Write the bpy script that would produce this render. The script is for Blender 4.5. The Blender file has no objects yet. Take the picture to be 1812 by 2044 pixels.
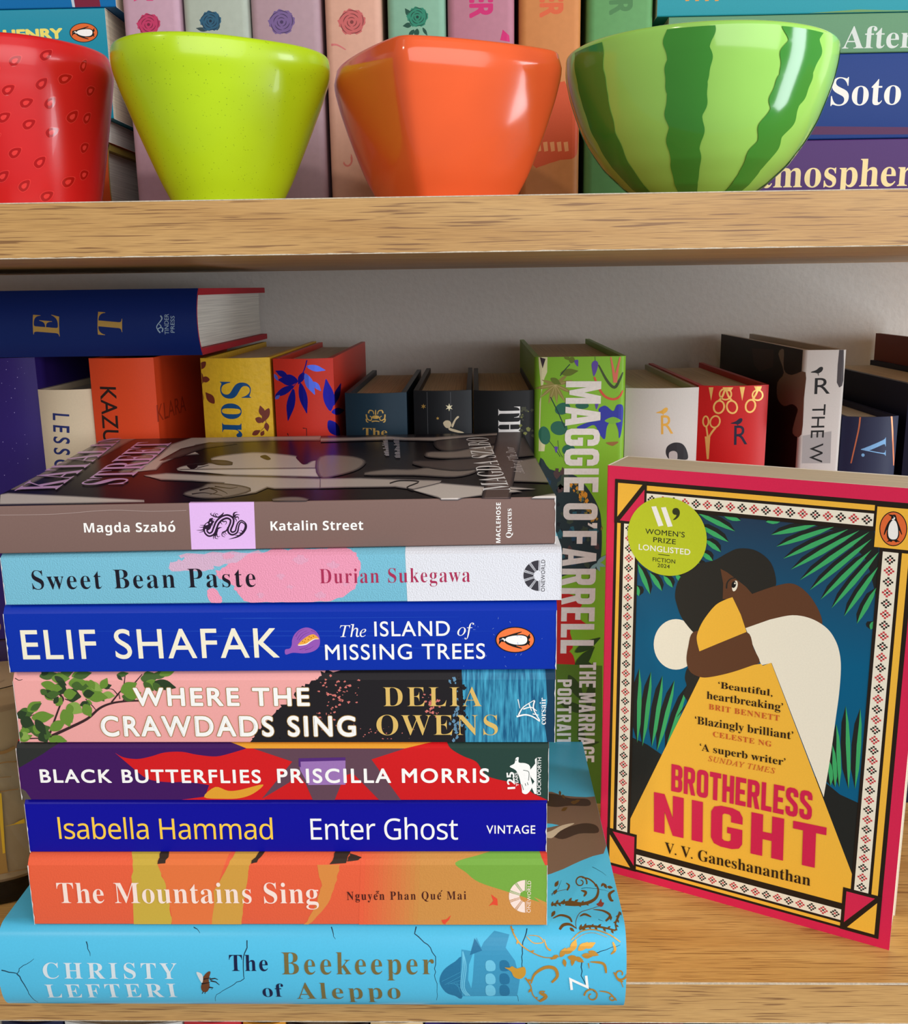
import bpy, bmesh, math, random
from mathutils import Vector, Matrix
from mathutils.geometry import tessellate_polygon

# ---------------------------------------------------------------- camera
SC = bpy.context.scene
COL = SC.collection
W, H = 1812, 2044
CAM = Vector((.0648, -.3448, .2755))
YAW, PITCH, ROLL = (math.radians(a) for a in (-1.3926, 12.6722, -.8073))
F, C7 = 1954.6, -11.17
_f = Vector((math.sin(YAW)*math.cos(PITCH), math.cos(YAW)*math.cos(PITCH), -math.sin(PITCH)))
_r = Vector((math.cos(YAW), -math.sin(YAW), 0))
_u = _r.cross(_f)
RX = _r*math.cos(ROLL) + _u*math.sin(ROLL)
RY = -_r*math.sin(ROLL) + _u*math.cos(ROLL)
cam = bpy.data.cameras.new('camera')
cam_o = bpy.data.objects.new('camera', cam); COL.objects.link(cam_o)
cam_o.matrix_world = Matrix(((RX.x, RY.x, -_f.x, CAM.x), (RX.y, RY.y, -_f.y, CAM.y), (RX.z, RY.z, -_f.z, CAM.z), (0, 0, 0, 1)))
cam.sensor_fit = 'VERTICAL'; cam.sensor_height = 24
cam.lens = F*24/H; cam.shift_y = C7/H; cam.clip_start = .01; cam.clip_end = 20
SC.camera = cam_o

# ---------------------------------------------------------------- world, daylight, exposure
world = bpy.data.worlds.new('room_light'); SC.world = world; world.use_nodes = True
bg = world.node_tree.nodes['Background']
bg.inputs[0].default_value = (1.0, .96, .91, 1); bg.inputs[1].default_value = .28
def area(name, loc, aim, sx, sy, power, col):
    l = bpy.data.lights.new(name, 'AREA'); l.shape = 'RECTANGLE'; l.size = sx; l.size_y = sy
    l.energy = power; l.color = col
    o = bpy.data.objects.new(name, l); COL.objects.link(o); o.location = loc
    o.rotation_euler = (Vector(aim)-Vector(loc)).to_track_quat('-Z', 'Y').to_euler()
    return o
area('side_window_daylight', (1.0, -.24, .27), (0, .05, .2), .22, .75, 7.0, (.86, .94, 1.0))
area('front_window_daylight', (1.2, -2.1, 1.0), (0, 0, .2), 2.6, 1.9, 53, (.98, .98, 1.0))
area('ceiling_lamp', (-.9, -1.6, 1.7), (0, 0, .2), .12, .12, 9, (1.0, .88, .72))
vs = SC.view_settings
vs.view_transform = 'Standard'; vs.look = 'None'; vs.exposure = 0; vs.gamma = 1
vs.use_curve_mapping = False

# ---------------------------------------------------------------- pixel helpers
def ray(px, py):
    return RX*((px-W/2)/F) + RY*(-(py-H/2-C7)/F) + _f
def onY(px, py, Y):
    d = ray(px, py); return CAM + d*((Y-CAM.y)/d.y)
def onZ(px, py, Z=0.0):
    d = ray(px, py); return CAM + d*((Z-CAM.z)/d.z)
def proj(p):
    q = p-CAM; z = q.dot(_f)
    return (W/2+F*q.dot(RX)/z, H/2+C7-F*q.dot(RY)/z)

# ---------------------------------------------------------------- materials
def lin(c):
    c = c/255
    return c/12.92 if c <= .04045 else ((c+.055)/1.055)**2.4
_mats = {}
def mat(rgb, rough=.5, metal=0.0, coat=0.0, grain=.05, gscale=1500, bump=0.0, spec=.2):
    key = (tuple(rgb), rough, metal, coat, grain, gscale, bump, spec)
    if key in _mats: return _mats[key]
    m = bpy.data.materials.new('paint_%d' % len(_mats)); m.use_nodes = True
    nt = m.node_tree; b = nt.nodes['Principled BSDF']
    b.inputs['Roughness'].default_value = rough; b.inputs['Metallic'].default_value = metal
    b.inputs['Coat Weight'].default_value = coat; b.inputs['Coat Roughness'].default_value = .06
    b.inputs['Specular IOR Level'].default_value = spec
    col = [lin(x) for x in rgb]
    if grain:
        tc = nt.nodes.new('ShaderNodeTexCoord'); n = nt.nodes.new('ShaderNodeTexNoise')
        n.inputs['Scale'].default_value = gscale; n.inputs['Detail'].default_value = 2
        nt.links.new(tc.outputs['Object'], n.inputs['Vector'])
        mx = nt.nodes.new('ShaderNodeMix'); mx.data_type = 'RGBA'
        mx.inputs[6].default_value = [x*(1-grain) for x in col]+[1]
        mx.inputs[7].default_value = [min(1, x*(1+grain)+.002) for x in col]+[1]
        nt.links.new(n.outputs['Fac'], mx.inputs[0]); nt.links.new(mx.outputs[2], b.inputs['Base Color'])
        if bump:
            bp = nt.nodes.new('ShaderNodeBump'); bp.inputs['Strength'].default_value = bump
            bp.inputs['Distance'].default_value = .0004
            nt.links.new(n.outputs['Fac'], bp.inputs['Height']); nt.links.new(bp.outputs[0], b.inputs['Normal'])
    else:
        b.inputs['Base Color'].default_value = col+[1]
    _mats[key] = m
    return m

def wood(name, axis, light, mid, dark):
    """oak laminate: long fibres along X, fine across the given axis"""
    m = bpy.data.materials.new(name); m.use_nodes = True
    nt = m.node_tree; N = nt.nodes; Lk = nt.links; b = N['Principled BSDF']
    tc = N.new('ShaderNodeTexCoord')
    def mapped(sx, sa):
        mp = N.new('ShaderNodeMapping'); s = [sa, sa, sa]; s[0] = sx
        mp.inputs['Scale'].default_value = s; Lk.new(tc.outputs['Object'], mp.inputs['Vector']); return mp
    def noise(mp, sc, det, dist=0.0):
        n = N.new('ShaderNodeTexNoise'); n.inputs['Scale'].default_value = sc
        n.inputs['Detail'].default_value = det; n.inputs['Distortion'].default_value = dist
        Lk.new(mp.outputs[0], n.inputs['Vector']); return n
    big = noise(mapped(7, 60), 1, 3, .6)
    dash = noise(mapped(36, 1500), 1, 1.5, .4)
    dash2 = noise(mapped(48, 2300), 1, 2, .3)
    fine = noise(mapped(90, 2600), 1, 2)
    r1 = N.new('ShaderNodeValToRGB'); r1.color_ramp.elements[0].position = .3; r1.color_ramp.elements[1].position = .72
    r1.color_ramp.elements[0].color = [lin(c) for c in mid]+[1]; r1.color_ramp.elements[1].color = [lin(c) for c in light]+[1]
    Lk.new(big.outputs['Fac'], r1.inputs[0])
    r2 = N.new('ShaderNodeValToRGB'); r2.color_ramp.elements[0].position = .585; r2.color_ramp.elements[1].position = .65
    Lk.new(dash.outputs['Fac'], r2.inputs[0])
    r4 = N.new('ShaderNodeValToRGB'); r4.color_ramp.elements[0].position = .57; r4.color_ramp.elements[1].position = .68; r4.color_ramp.elements[1].color = (.55, .55, .55, 1)
    Lk.new(dash2.outputs['Fac'], r4.inputs[0])
    mxm = N.new('ShaderNodeMath'); mxm.operation = 'MAXIMUM'; Lk.new(r2.outputs[0], mxm.inputs[0]); Lk.new(r4.outputs[0], mxm.inputs[1])
    m1 = N.new('ShaderNodeMix'); m1.data_type = 'RGBA'; m1.inputs[7].default_value = [lin(c) for c in dark]+[1]
    Lk.new(r1.outputs[0], m1.inputs[6])
    k = N.new('ShaderNodeMath'); k.operation = 'MULTIPLY'; k.inputs[1].default_value = .75
    Lk.new(mxm.outputs[0], k.inputs[0]); Lk.new(k.outputs[0], m1.inputs[0])
    m2 = N.new('ShaderNodeMix'); m2.data_type = 'RGBA'; m2.blend_type = 'MULTIPLY'; m2.inputs[0].default_value = .35
    r3 = N.new('ShaderNodeValToRGB'); r3.color_ramp.elements[0].position = .35; r3.color_ramp.elements[1].position = .6
    r3.color_ramp.elements[0].color = (.55, .5, .45, 1)
    Lk.new(fine.outputs['Fac'], r3.inputs[0]); Lk.new(m1.outputs[2], m2.inputs[6]); Lk.new(r3.outputs[0], m2.inputs[7])
    Lk.new(m2.outputs[2], b.inputs['Base Color'])
    bp = N.new('ShaderNodeBump'); bp.inputs['Strength'].default_value = .12; bp.inputs['Distance'].default_value = .0003
    Lk.new(dash.outputs['Fac'], bp.inputs['Height']); Lk.new(bp.outputs[0], b.inputs['Normal'])
    b.inputs['Roughness'].default_value = .42
    return m

def plaster():
    m = bpy.data.materials.new('plaster'); m.use_nodes = True
    nt = m.node_tree; N = nt.nodes; b = N['Principled BSDF']
    tc = N.new('ShaderNodeTexCoord')
    n = N.new('ShaderNodeTexNoise'); n.inputs['Scale'].default_value = 260; n.inputs['Detail'].default_value = 3
    nt.links.new(tc.outputs['Object'], n.inputs['Vector'])
    r = N.new('ShaderNodeValToRGB'); r.color_ramp.elements[0].color = (*[lin(c) for c in (224, 219, 213)], 1)
    r.color_ramp.elements[1].color = (*[lin(c) for c in (233, 229, 224)], 1)
    nt.links.new(n.outputs['Fac'], r.inputs[0]); nt.links.new(r.outputs[0], b.inputs['Base Color'])
    bp = N.new('ShaderNodeBump'); bp.inputs['Strength'].default_value = .3; bp.inputs['Distance'].default_value = .0012
    nt.links.new(n.outputs['Fac'], bp.inputs['Height']); nt.links.new(bp.outputs[0], b.inputs['Normal'])
    b.inputs['Roughness'].default_value = .7
    return m

def paper(rgb=(226, 214, 188), scale=2600):
    """page edges: fine leaves stacked along local z"""
    m = bpy.data.materials.new('page_edges'); m.use_nodes = True
    nt = m.node_tree; N = nt.nodes; b = N['Principled BSDF']
    tc = N.new('ShaderNodeTexCoord'); mp = N.new('ShaderNodeMapping'); mp.inputs['Scale'].default_value = (14, 14, scale)
    nt.links.new(tc.outputs['Object'], mp.inputs['Vector'])
    n = N.new('ShaderNodeTexNoise'); n.inputs['Scale'].default_value = 1; n.inputs['Detail'].default_value = 2
    nt.links.new(mp.outputs[0], n.inputs['Vector'])
    r = N.new('ShaderNodeValToRGB'); r.color_ramp.elements[0].position = .32; r.color_ramp.elements[1].position = .62
    c = [lin(x) for x in rgb]
    r.color_ramp.elements[0].color = [x*.72 for x in c]+[1]; r.color_ramp.elements[1].color = c+[1]
    nt.links.new(n.outputs['Fac'], r.inputs[0]); nt.links.new(r.outputs[0], b.inputs['Base Color'])
    b.inputs['Roughness'].default_value = .8
    return m
PAPER = paper(); PAPER_W = paper((232, 228, 218)); PAPER_T = paper((205, 182, 146)); PAPER_R = paper((226, 212, 182))

# ---------------------------------------------------------------- objects
def mesh_obj(name, verts, faces, mats, parent=None, midx=None, smooth=False):
    me = bpy.data.meshes.new(name); me.from_pydata([tuple(v) for v in verts], [], faces)
    for m in (mats if isinstance(mats, (list, tuple)) else [mats]): me.materials.append(m)
    if midx: me.polygons.foreach_set('material_index', midx)
    if smooth:
        me.polygons.foreach_set('use_smooth', [True]*len(faces)); me.set_sharp_from_angle(angle=.6)
    me.update()
    o = bpy.data.objects.new(name, me); COL.objects.link(o)
    if parent: o.parent = parent
    return o
def tag(o, label=None, cat=None, group=None, kind=None):
    if label: o['label'] = label
    if cat: o['category'] = cat
    if group: o['group'] = group
    if kind: o['kind'] = kind
    return o
def empty(name, M, label, cat, group=None):
    o = bpy.data.objects.new(name, None); o.empty_display_size = .01; COL.objects.link(o); o.matrix_world = M
    return tag(o, label, cat, group)
def box_geo(x0, x1, y0, y1, z0, z1):
    v = [(x, y, z) for x in (x0, x1) for y in (y0, y1) for z in (z0, z1)]
    f = [(0, 1, 3, 2), (4, 6, 7, 5), (0, 4, 5, 1), (2, 3, 7, 6), (0, 2, 6, 4), (1, 5, 7, 3)]
    return v, f
def box(name, b, m, parent=None):
    v, f = box_geo(*b); return mesh_obj(name, v, f, m, parent)

# ---------------------------------------------------------------- surfaces that carry print
class Flat:
    def __init__(s, M, o, ux, vy, size):
        s.M = M; s.o = Vector(o); s.ux = Vector(ux); s.vy = Vector(vy); s.n = s.ux.cross(s.vy).normalized()
        s.breaks = []; s.start = (size[0]/2, size[1]/2)
    def pt(s, u, v, e=0.0): return s.o + s.ux*u + s.vy*v + s.n*e
class Wrap:
    """u along local x, v along a profile of (y,z) points"""
    def __init__(s, M, prof, L, v0=None):
        s.M = M; s.p = prof; s.t = [0.0]; s.n = []
        seg = []
        for a, b in zip(prof, prof[1:]):
            d = math.hypot(b[0]-a[0], b[1]-a[1]); s.t.append(s.t[-1]+d); seg.append((-(b[1]-a[1])/d, (b[0]-a[0])/d))
        for i in range(len(prof)):
            c = seg[max(0, i-1):i+1] if 0 < i < len(prof)-1 else [seg[0] if i == 0 else seg[-1]]
            x = sum(q[0] for q in c); y = sum(q[1] for q in c); h = math.hypot(x, y); s.n.append((x/h, y/h))
        s.seg = seg; s.breaks = s.t[1:-1]; s.lim = (.00005, L-.00005, .0002, s.t[-1]-.0002)
        s.start = (L/2, s.t[-1]*.4 if v0 is None else v0)
    def pt(s, u, v, e=0.0):
        i = 0
        while i < len(s.seg)-1 and v > s.t[i+1]: i += 1
        a, b = s.p[i], s.p[i+1]; k = (v-s.t[i])/(s.t[i+1]-s.t[i]); kk = min(1, max(0, k))
        nx = s.n[i][0]*(1-kk)+s.n[i+1][0]*kk; nz = s.n[i][1]*(1-kk)+s.n[i+1][1]*kk
        return Vector((u, a[0]+(b[0]-a[0])*k+nx*e, a[1]+(b[1]-a[1])*k+nz*e))
class Func:
    """any smooth surface given by a function (u,v)->local point"""
    def __init__(s, M, fn, start, grid=None):
        s.M = M; s.fn = fn; s.start = start; s.breaks = []; s.grid = grid
    def pt(s, u, v, e=0.0):
        p = s.fn(u, v)
        if not e: return p
        h = 1e-3
        n = (s.fn(u+h, v)-s.fn(u-h, v)).cross(s.fn(u, v+h)-s.fn(u, v-h))
        return p + n.normalized()*e
def inv(S, px, start=None):
    u, v = start or S.start
    sc = 1.0 if isinstance(S, Func) else .02
    for it in range(30):
        a = proj(S.M @ S.pt(u, v)); du = px[0]-a[0]; dv = px[1]-a[1]
        if du*du+dv*dv < 1e-4: break
        h = 1e-5 if sc < .5 else 1e-4
        b = proj(S.M @ S.pt(u+h, v)); c = proj(S.M @ S.pt(u, v+h))
        a11 = (b[0]-a[0])/h; a12 = (c[0]-a[0])/h; a21 = (b[1]-a[1])/h; a22 = (c[1]-a[1])/h
        det = a11*a22-a12*a21
        if abs(det) < 1e-9: break
        su = (du*a22-dv*a12)/det; sv = (dv*a11-du*a21)/det
        lim = .3 if sc > .5 else .06
        k = max(abs(su), abs(sv)); f = min(1, lim/k) if k else 1
        u += su*f; v += sv*f
    return (u, v)

# ---------------------------------------------------------------- drawing in photo pixels
def spl(pts, n=6, closed=True):
    out = []; m = len(pts)
    rng = range(m) if closed else range(m-1)
    for i in rng:
        g = (lambda j: pts[j % m]) if closed else (lambda j: pts[min(m-1, max(0, j))])
        p0, p1, p2, p3 = g(i-1), g(i), g(i+1), g(i+2)
        for k in range(n):
            t = k/n
            out.append(tuple(.5*(2*p1[a]+(p2[a]-p0[a])*t+(2*p0[a]-5*p1[a]+4*p2[a]-p3[a])*t*t+(3*p1[a]-p0[a]-3*p2[a]+p3[a])*t**3) for a in (0, 1)))
    if not closed: out.append(tuple(pts[-1]))
    return out
def ell(cx, cy, rx, ry=None, rot=0, n=28, a0=0, a1=360):
    ry = rx if ry is None else ry; r = math.radians(rot); o = []
    full = abs(a1-a0) >= 360
    for i in range(n if full else n+1):
        t = math.radians(a0+(a1-a0)*i/n); x, y = rx*math.cos(t), ry*math.sin(t)
        o.append((cx+x*math.cos(r)-y*math.sin(r), cy+x*math.sin(r)+y*math.cos(r)))
    return o
def strokep(pts, w0, w1=None, wm=None):
    """outline polygon of a tapering brush stroke"""
    w1 = w0 if w1 is None else w1; n = len(pts); L = []; R = []
    for i, p in enumerate(pts):
        a = pts[max(0, i-1)]; b = pts[min(n-1, i+1)]; dx, dy = b[0]-a[0], b[1]-a[1]; h = math.hypot(dx, dy) or 1
        t = i/(n-1); w = w0+(w1-w0)*t
        if wm is not None: w = (w0*(1-t)**2+2*t*(1-t)*(2*wm-.5*(w0+w1))+w1*t*t)
        w = max(w, .05)/2
        L.append((p[0]-dy/h*w, p[1]+dx/h*w)); R.append((p[0]+dy/h*w, p[1]-dx/h*w))
    return L+R[::-1]
def crop(x0, y0, s):
    return lambda pts: [(x0+p[0]/s, y0+p[1]/s) for p in pts]

_txt = {}
def mathmap(t, U, Lo, fix={}):
    o = ''
    for c in t:
        if c in fix: o += fix[c]
        elif 'A' <= c <= 'Z': o += chr(U+ord(c)-65)
        elif 'a' <= c <= 'z': o += chr(Lo+ord(c)-97)
        else: o += c
    return o
def _rr(x0, y0, x1, y1, r, ry=None):
    ry = r if ry is None else ry; o = []
    for cx, cy, a in ((x1-r, y1-ry, 0), (x0+r, y1-ry, 90), (x0+r, y0+ry, 180), (x1-r, y0+ry, 270)):
        o += [(cx+r*math.cos(math.radians(a+k*22.5)), cy+ry*math.sin(math.radians(a+k*22.5))) for k in range(5)]
    return o
_s = .36
BLOCK = {   # heavy square gothic capitals, box 1 x 2: list of loops (outline then counters) per shape, and width
    'I': ([[[(0, 0), (_s, 0), (_s, 2), (0, 2)]]], _s),
    'L': ([[[(0, 0), (.86, 0), (.86, .36), (_s, .36), (_s, 2), (0, 2)]]], .86),
    'E': ([[[(0, 0), (.88, 0), (.88, .34), (_s, .34), (_s, .84), (.78, .84), (.78, 1.16), (_s, 1.16), (_s, 1.66), (.88, 1.66), (.88, 2), (0, 2)]]], .88),
    'F': ([[[(0, 0), (_s, 0), (_s, .82), (.78, .82), (.78, 1.16), (_s, 1.16), (_s, 1.66), (.88, 1.66), (.88, 2), (0, 2)]]], .88),
    'T': ([[[(.3, 0), (.68, 0), (.68, 1.64), (.98, 1.64), (.98, 2), (0, 2), (0, 1.64), (.3, 1.64)]]], .98),
    'H': ([[[(0, 0), (_s, 0), (_s, .82), (.64, .82), (.64, 0), (1, 0), (1, 2), (.64, 2), (.64, 1.18), (_s, 1.18), (_s, 2), (0, 2)]]], 1.0),
    'N': ([[[(0, 0), (_s, 0), (_s, 1.12), (.64, 0), (1, 0), (1, 2), (.64, 2), (.64, .88), (_s, 2), (0, 2)]]], 1.0),
    'M': ([[[(0, 0), (.34, 0), (.34, 1.2), (.52, .2), (.76, .2), (.94, 1.2), (.94, 0), (1.28, 0), (1.28, 2), (.84, 2), (.64, 1.05), (.44, 2), (0, 2)]]], 1.28),
    'A': ([[[(0, 0), (.36, 0), (.41, .34), (.69, .34), (.74, 0), (1.1, 0), (.78, 2), (.32, 2)], [(.46, .66), (.55, 1.35), (.64, .66)]]], 1.1),
    'O': ([[_rr(0, 0, 1, 2, .36, .34), _rr(_s, .34, .64, 1.66, .1, .1)]], 1.0),
    'B': ([[[(0, 0)]+[(.64+.36*math.sin(math.radians(k*22.5)), .34-.34*math.cos(math.radians(k*22.5))) for k in range(5)]+[(1, .82), (.9, 1.03), (1, 1.2)]+[(.64+.36*math.cos(math.radians(k*22.5)), 1.66+.34*math.sin(math.radians(k*22.5))) for k in range(5)]+[(0, 2)], [(_s, .34), (.6, .34), (.64, .42), (.64, .8), (.6, .88), (_s, .88)], [(_s, 1.18), (.58, 1.18), (.63, 1.26), (.63, 1.58), (.58, 1.66), (_s, 1.66)]]], 1.0),
    'P': ([[[(0, 0), (_s, 0), (_s, .78), (.64, .78), (.9, .86), (1, 1.1)]+[(.64+.36*math.cos(math.radians(k*22.5)), 1.66+.34*math.sin(math.radians(k*22.5))) for k in range(5)]+[(0, 2)], [(_s, 1.12), (.58, 1.12), (.64, 1.2), (.64, 1.58), (.58, 1.66), (_s, 1.66)]]], 1.0),
    'R': ([[[(0, 0), (_s, 0), (_s, .82), (.46, .82), (.66, 0), (1.04, 0), (.8, .86), (.95, .98), (1, 1.2)]+[(.64+.36*math.cos(math.radians(k*22.5)), 1.66+.34*math.sin(math.radians(k*22.5))) for k in range(5)]+[(0, 2)], [(_s, 1.14), (.58, 1.14), (.64, 1.22), (.64, 1.58), (.58, 1.66), (_s, 1.66)]]], 1.04),
    'G': ([[[(1, 1.3), (1, 1.64), (.9, 1.9), (.68, 2), (.32, 2), (.1, 1.9), (0, 1.64), (0, .36), (.1, .1), (.32, 0), (.68, 0), (.9, .1), (1, .34), (1, 1.04), (.52, 1.04), (.52, .74), (.64, .74), (.64, .42), (.58, .34), (.42, .34), (.36, .42), (.36, 1.58), (.42, 1.66), (.58, 1.66), (.64, 1.58), (.64, 1.3)]]], 1.0),
    'S': ([[[(1, 1.4), (1, 1.68), (.9, 1.9), (.68, 2), (.32, 2), (.1, 1.9), (0, 1.68), (0, 1.36), (.08, 1.16), (.3, .98), (.56, .78), (.64, .66), (.64, .42), (.58, .34), (.42, .34), (.36, .42), (.36, .66), (0, .66), (0, .34), (.1, .1), (.32, 0), (.68, 0), (.9, .1), (1, .34), (1, .74), (.92, .94), (.7, 1.12), (.44, 1.32), (.36, 1.44), (.36, 1.58), (.42, 1.66), (.58, 1.66), (.64, 1.58), (.64, 1.4)]]], 1.0),
    '\u2019': ([[[(0, 1.45), (.14, 1.45), (.34, 1.8), (.34, 2), (.02, 2), (.02, 1.7), (.12, 1.7)]]], .34),
}
def block_glyphs(body, sp):
    x = 0.0; vs_ = []; fs = []
    for ch in body:
        if ch == ' ': x += .5; continue
        shapes, w = BLOCK[ch]
        for loops in shapes:
            o = len(vs_); tris = tessellate_polygon([[Vector((q[0], q[1], 0)) for q in l] for l in loops])
            vs_ += [(x+q[0], q[1]) for l in loops for q in l]; fs += [tuple(i+o for i in t) for t in tris]
        x += w+.16*sp
    return vs_, fs, min(v[0] for v in vs_), max(v[0] for v in vs_), 2.0
def glyphs(body, font, off, sp):
    if font == 'b': return block_glyphs(body, sp)
    key = (body, font, off, sp)
    if key in _txt: return _txt[key]
    t = body
    if font == 's': t = mathmap(body, 0x1D400, 0x1D41A)
    if font == 'i': t = mathmap(body, 0x1D434, 0x1D44E, {'h': '\u210e'})
    if font == 'm': t = mathmap(body, 0x1D5A0, 0x1D5BA)
    if font == 'n': t = mathmap(body, 0x1D5D4, 0x1D5EE)
    c = bpy.data.curves.new('lettering', 'FONT'); c.body = t; c.offset = off; c.size = 1; c.resolution_u = 6
    c.space_character = sp; c.fill_mode = 'FRONT'
    o = bpy.data.objects.new('lettering', c); COL.objects.link(o)
    me = bpy.data.meshes.new_from_object(o.evaluated_get(bpy.context.evaluated_depsgraph_get()))
    vs_ = [(v.co.x, v.co.y) for v in me.vertices]; fs = [tuple(p.vertices) for p in me.polygons]
    bpy.data.objects.remove(o); bpy.data.curves.remove(c); bpy.data.meshes.remove(me)
    x0 = min(v[0] for v in vs_); x1 = max(v[0] for v in vs_); y1 = max(v[1] for v in vs_)
    _txt[key] = (vs_, fs, x0, x1, y1)
    return _txt[key]

EPS = 8e-6
class Art:
    """prints laid on one surface, gathered into named parts"""
    def __init__(s, parent, surf, base=1, eps=EPS):
        s.parent = parent; s.S = surf; s.parts = {}; s.lay = base; s.cnt = 0; s.eps = eps
    def _bin(s, part):
        return s.parts.setdefault(part, {'v': [], 'f': [], 'm': [], 'mats': []})
    def put(s, uvs, faces, m, part, lay=None, jit=0.0):
        b = s._bin(part)
        if m not in b['mats']: b['mats'].append(m)
        k = b['mats'].index(m)
        s.cnt += 1; e = s.eps*(s.lay if lay is None else lay)+(jit or (s.cnt % 7)*s.eps/8)
        S = s.S
        lm = getattr(S, 'lim', None)
        if lm: uvs = [(min(lm[1], max(lm[0], q[0])), min(lm[3], max(lm[2], q[1]))) for q in uvs]
        brk = [t for t in S.breaks if min(q[1] for q in uvs) < t-1e-7 and max(q[1] for q in uvs) > t+1e-7]
        grid = getattr(S, 'grid', None)
        if brk or grid:
            bm = bmesh.new(); vv = [bm.verts.new((q[0], q[1], 0)) for q in uvs]
            for f in faces:
                try: bm.faces.new([vv[i] for i in f])
                except ValueError: pass
            cuts = [((0, t, 0), (0, 1, 0)) for t in brk]
            if grid:
                for ax, g in enumerate(grid):
                    a = min(q[ax] for q in uvs); z = max(q[ax] for q in uvs); i = math.ceil(a/g)
                    while i*g < z:
                        cuts.append(((i*g, 0, 0), (1, 0, 0)) if ax == 0 else ((0, i*g, 0), (0, 1, 0))); i += 1
            for co, no in cuts:
                bmesh.ops.bisect_plane(bm, geom=bm.verts[:]+bm.edges[:]+bm.faces[:], dist=1e-8, plane_co=co, plane_no=no)
            bm.verts.index_update()
            uvs = [(v.co.x, v.co.y) for v in bm.verts]; faces = [tuple(v.index for v in f.verts) for f in bm.faces]; bm.free()
        o = len(b['v'])
        b['v'] += [S.pt(q[0], q[1], e) for q in uvs]; b['f'] += [tuple(i+o for i in f) for f in faces]; b['m'] += [k]*len(faces)
    def uv(s, pts):
        out = []; st = None
        for p in pts:
            q = inv(s.S, p, st); out.append(q); st = q
        return out
    def poly(s, pts, m, part='cover_print', holes=(), lay=None, uv=False):
        loops = [pts if uv else s.uv(pts)]+[h if uv else s.uv(h) for h in holes]
        v3 = [[Vector((q[0], q[1], 0)) for q in l] for l in loops]
        tris = tessellate_polygon(v3)
        s.put([q for l in loops for q in l], tris, m, part, lay)
        if lay is None: s.lay += 1
    def polys(s, ps, m, part='cover_print', uv=False):
        for p in ps: s.poly(p, m, part, lay=s.lay, uv=uv)
        s.lay += 1
    def text(s, body, A, B, top, m, part='lettering', font='g', off=0.0, bold=0.0, sp=1.0, slant=0.0, lay=None):
        vs_, fs, x0, x1, y1 = glyphs(body, font, off, sp)
        a, b = s.uv([A, B]); t = s.uv([A, top if isinstance(top, tuple) else (A[0], top)])[1]
        ex = ((b[0]-a[0])/(x1-x0), (b[1]-a[1])/(x1-x0)); hl = math.hypot(*ex)
        px = (-ex[1]/hl, ex[0]/hl); d = (t[0]-a[0], t[1]-a[1]); hh = d[0]*px[0]+d[1]*px[1]
        ey = (px[0]*hh/y1+slant*ex[0]/hl*abs(hh)/y1, px[1]*hh/y1+slant*ex[1]/hl*abs(hh)/y1)
        sh = [(0, 0)]
        if bold: nb = 6 if bold < .015 else 10; sh += [(bold*math.cos(k*2*math.pi/nb), bold*math.sin(k*2*math.pi/nb)) for k in range(nb)]
        for j, (dx, dy) in enumerate(sh):
            uvs = [(a[0]+(x-x0+dx)*ex[0]+(y+dy)*ey[0], a[1]+(x-x0+dx)*ex[1]+(y+dy)*ey[1]) for x, y in vs_]
            s.put(uvs, fs, m, part, lay, jit=j*s.eps/12)
        if lay is None: s.lay += 1
    def done(s):
        out = {}
        for k, b in s.parts.items():
            out[k] = mesh_obj(k, b['v'], b['f'], b['mats'], s.parent, b['m'])
        return out

# ---------------------------------------------------------------- books
def arc(cx, cz, r, a0, a1, n, ry=None):
    ry = r if ry is None else ry
    return [(cx+r*math.cos(math.radians(a0+(a1-a0)*i/n)), cz+ry*math.sin(math.radians(a0+(a1-a0)*i/n))) for i in range(n+1)]
def strip(name, prof, th, x0, x1, m, parent, m_edge=None, smooth=False):
    """solid sheet following a (y,z) profile, outer side on the left of travel's normal"""
    w = Wrap(Matrix(), prof, 1); n = len(prof); v = []
    for x in (x0, x1):
        for i in range(n): v.append((x, prof[i][0], prof[i][1]))
        for i in range(n): v.append((x, prof[i][0]-w.n[i][0]*th, prof[i][1]-w.n[i][1]*th))
    f = []; mi = []
    for i in range(n-1):
        f.append((i, i+1, 2*n+i+1, 2*n+i)); mi.append(0)
        f.append((n+i, 3*n+i, 3*n+i+1, n+i+1)); mi.append(1)
        f.append((i, n+i, n+i+1, i+1)); mi.append(1)
        f.append((2*n+i, 2*n+i+1, 3*n+i+1, 3*n+i)); mi.append(1)
    f.append((0, 2*n, 3*n, n)); mi.append(1)
    f.append((n-1, 2*n-1, 4*n-1, 3*n-1)); mi.append(1)
    return mesh_obj(name, v, f, [m, m_edge or m], parent, mi, smooth=True)

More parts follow.
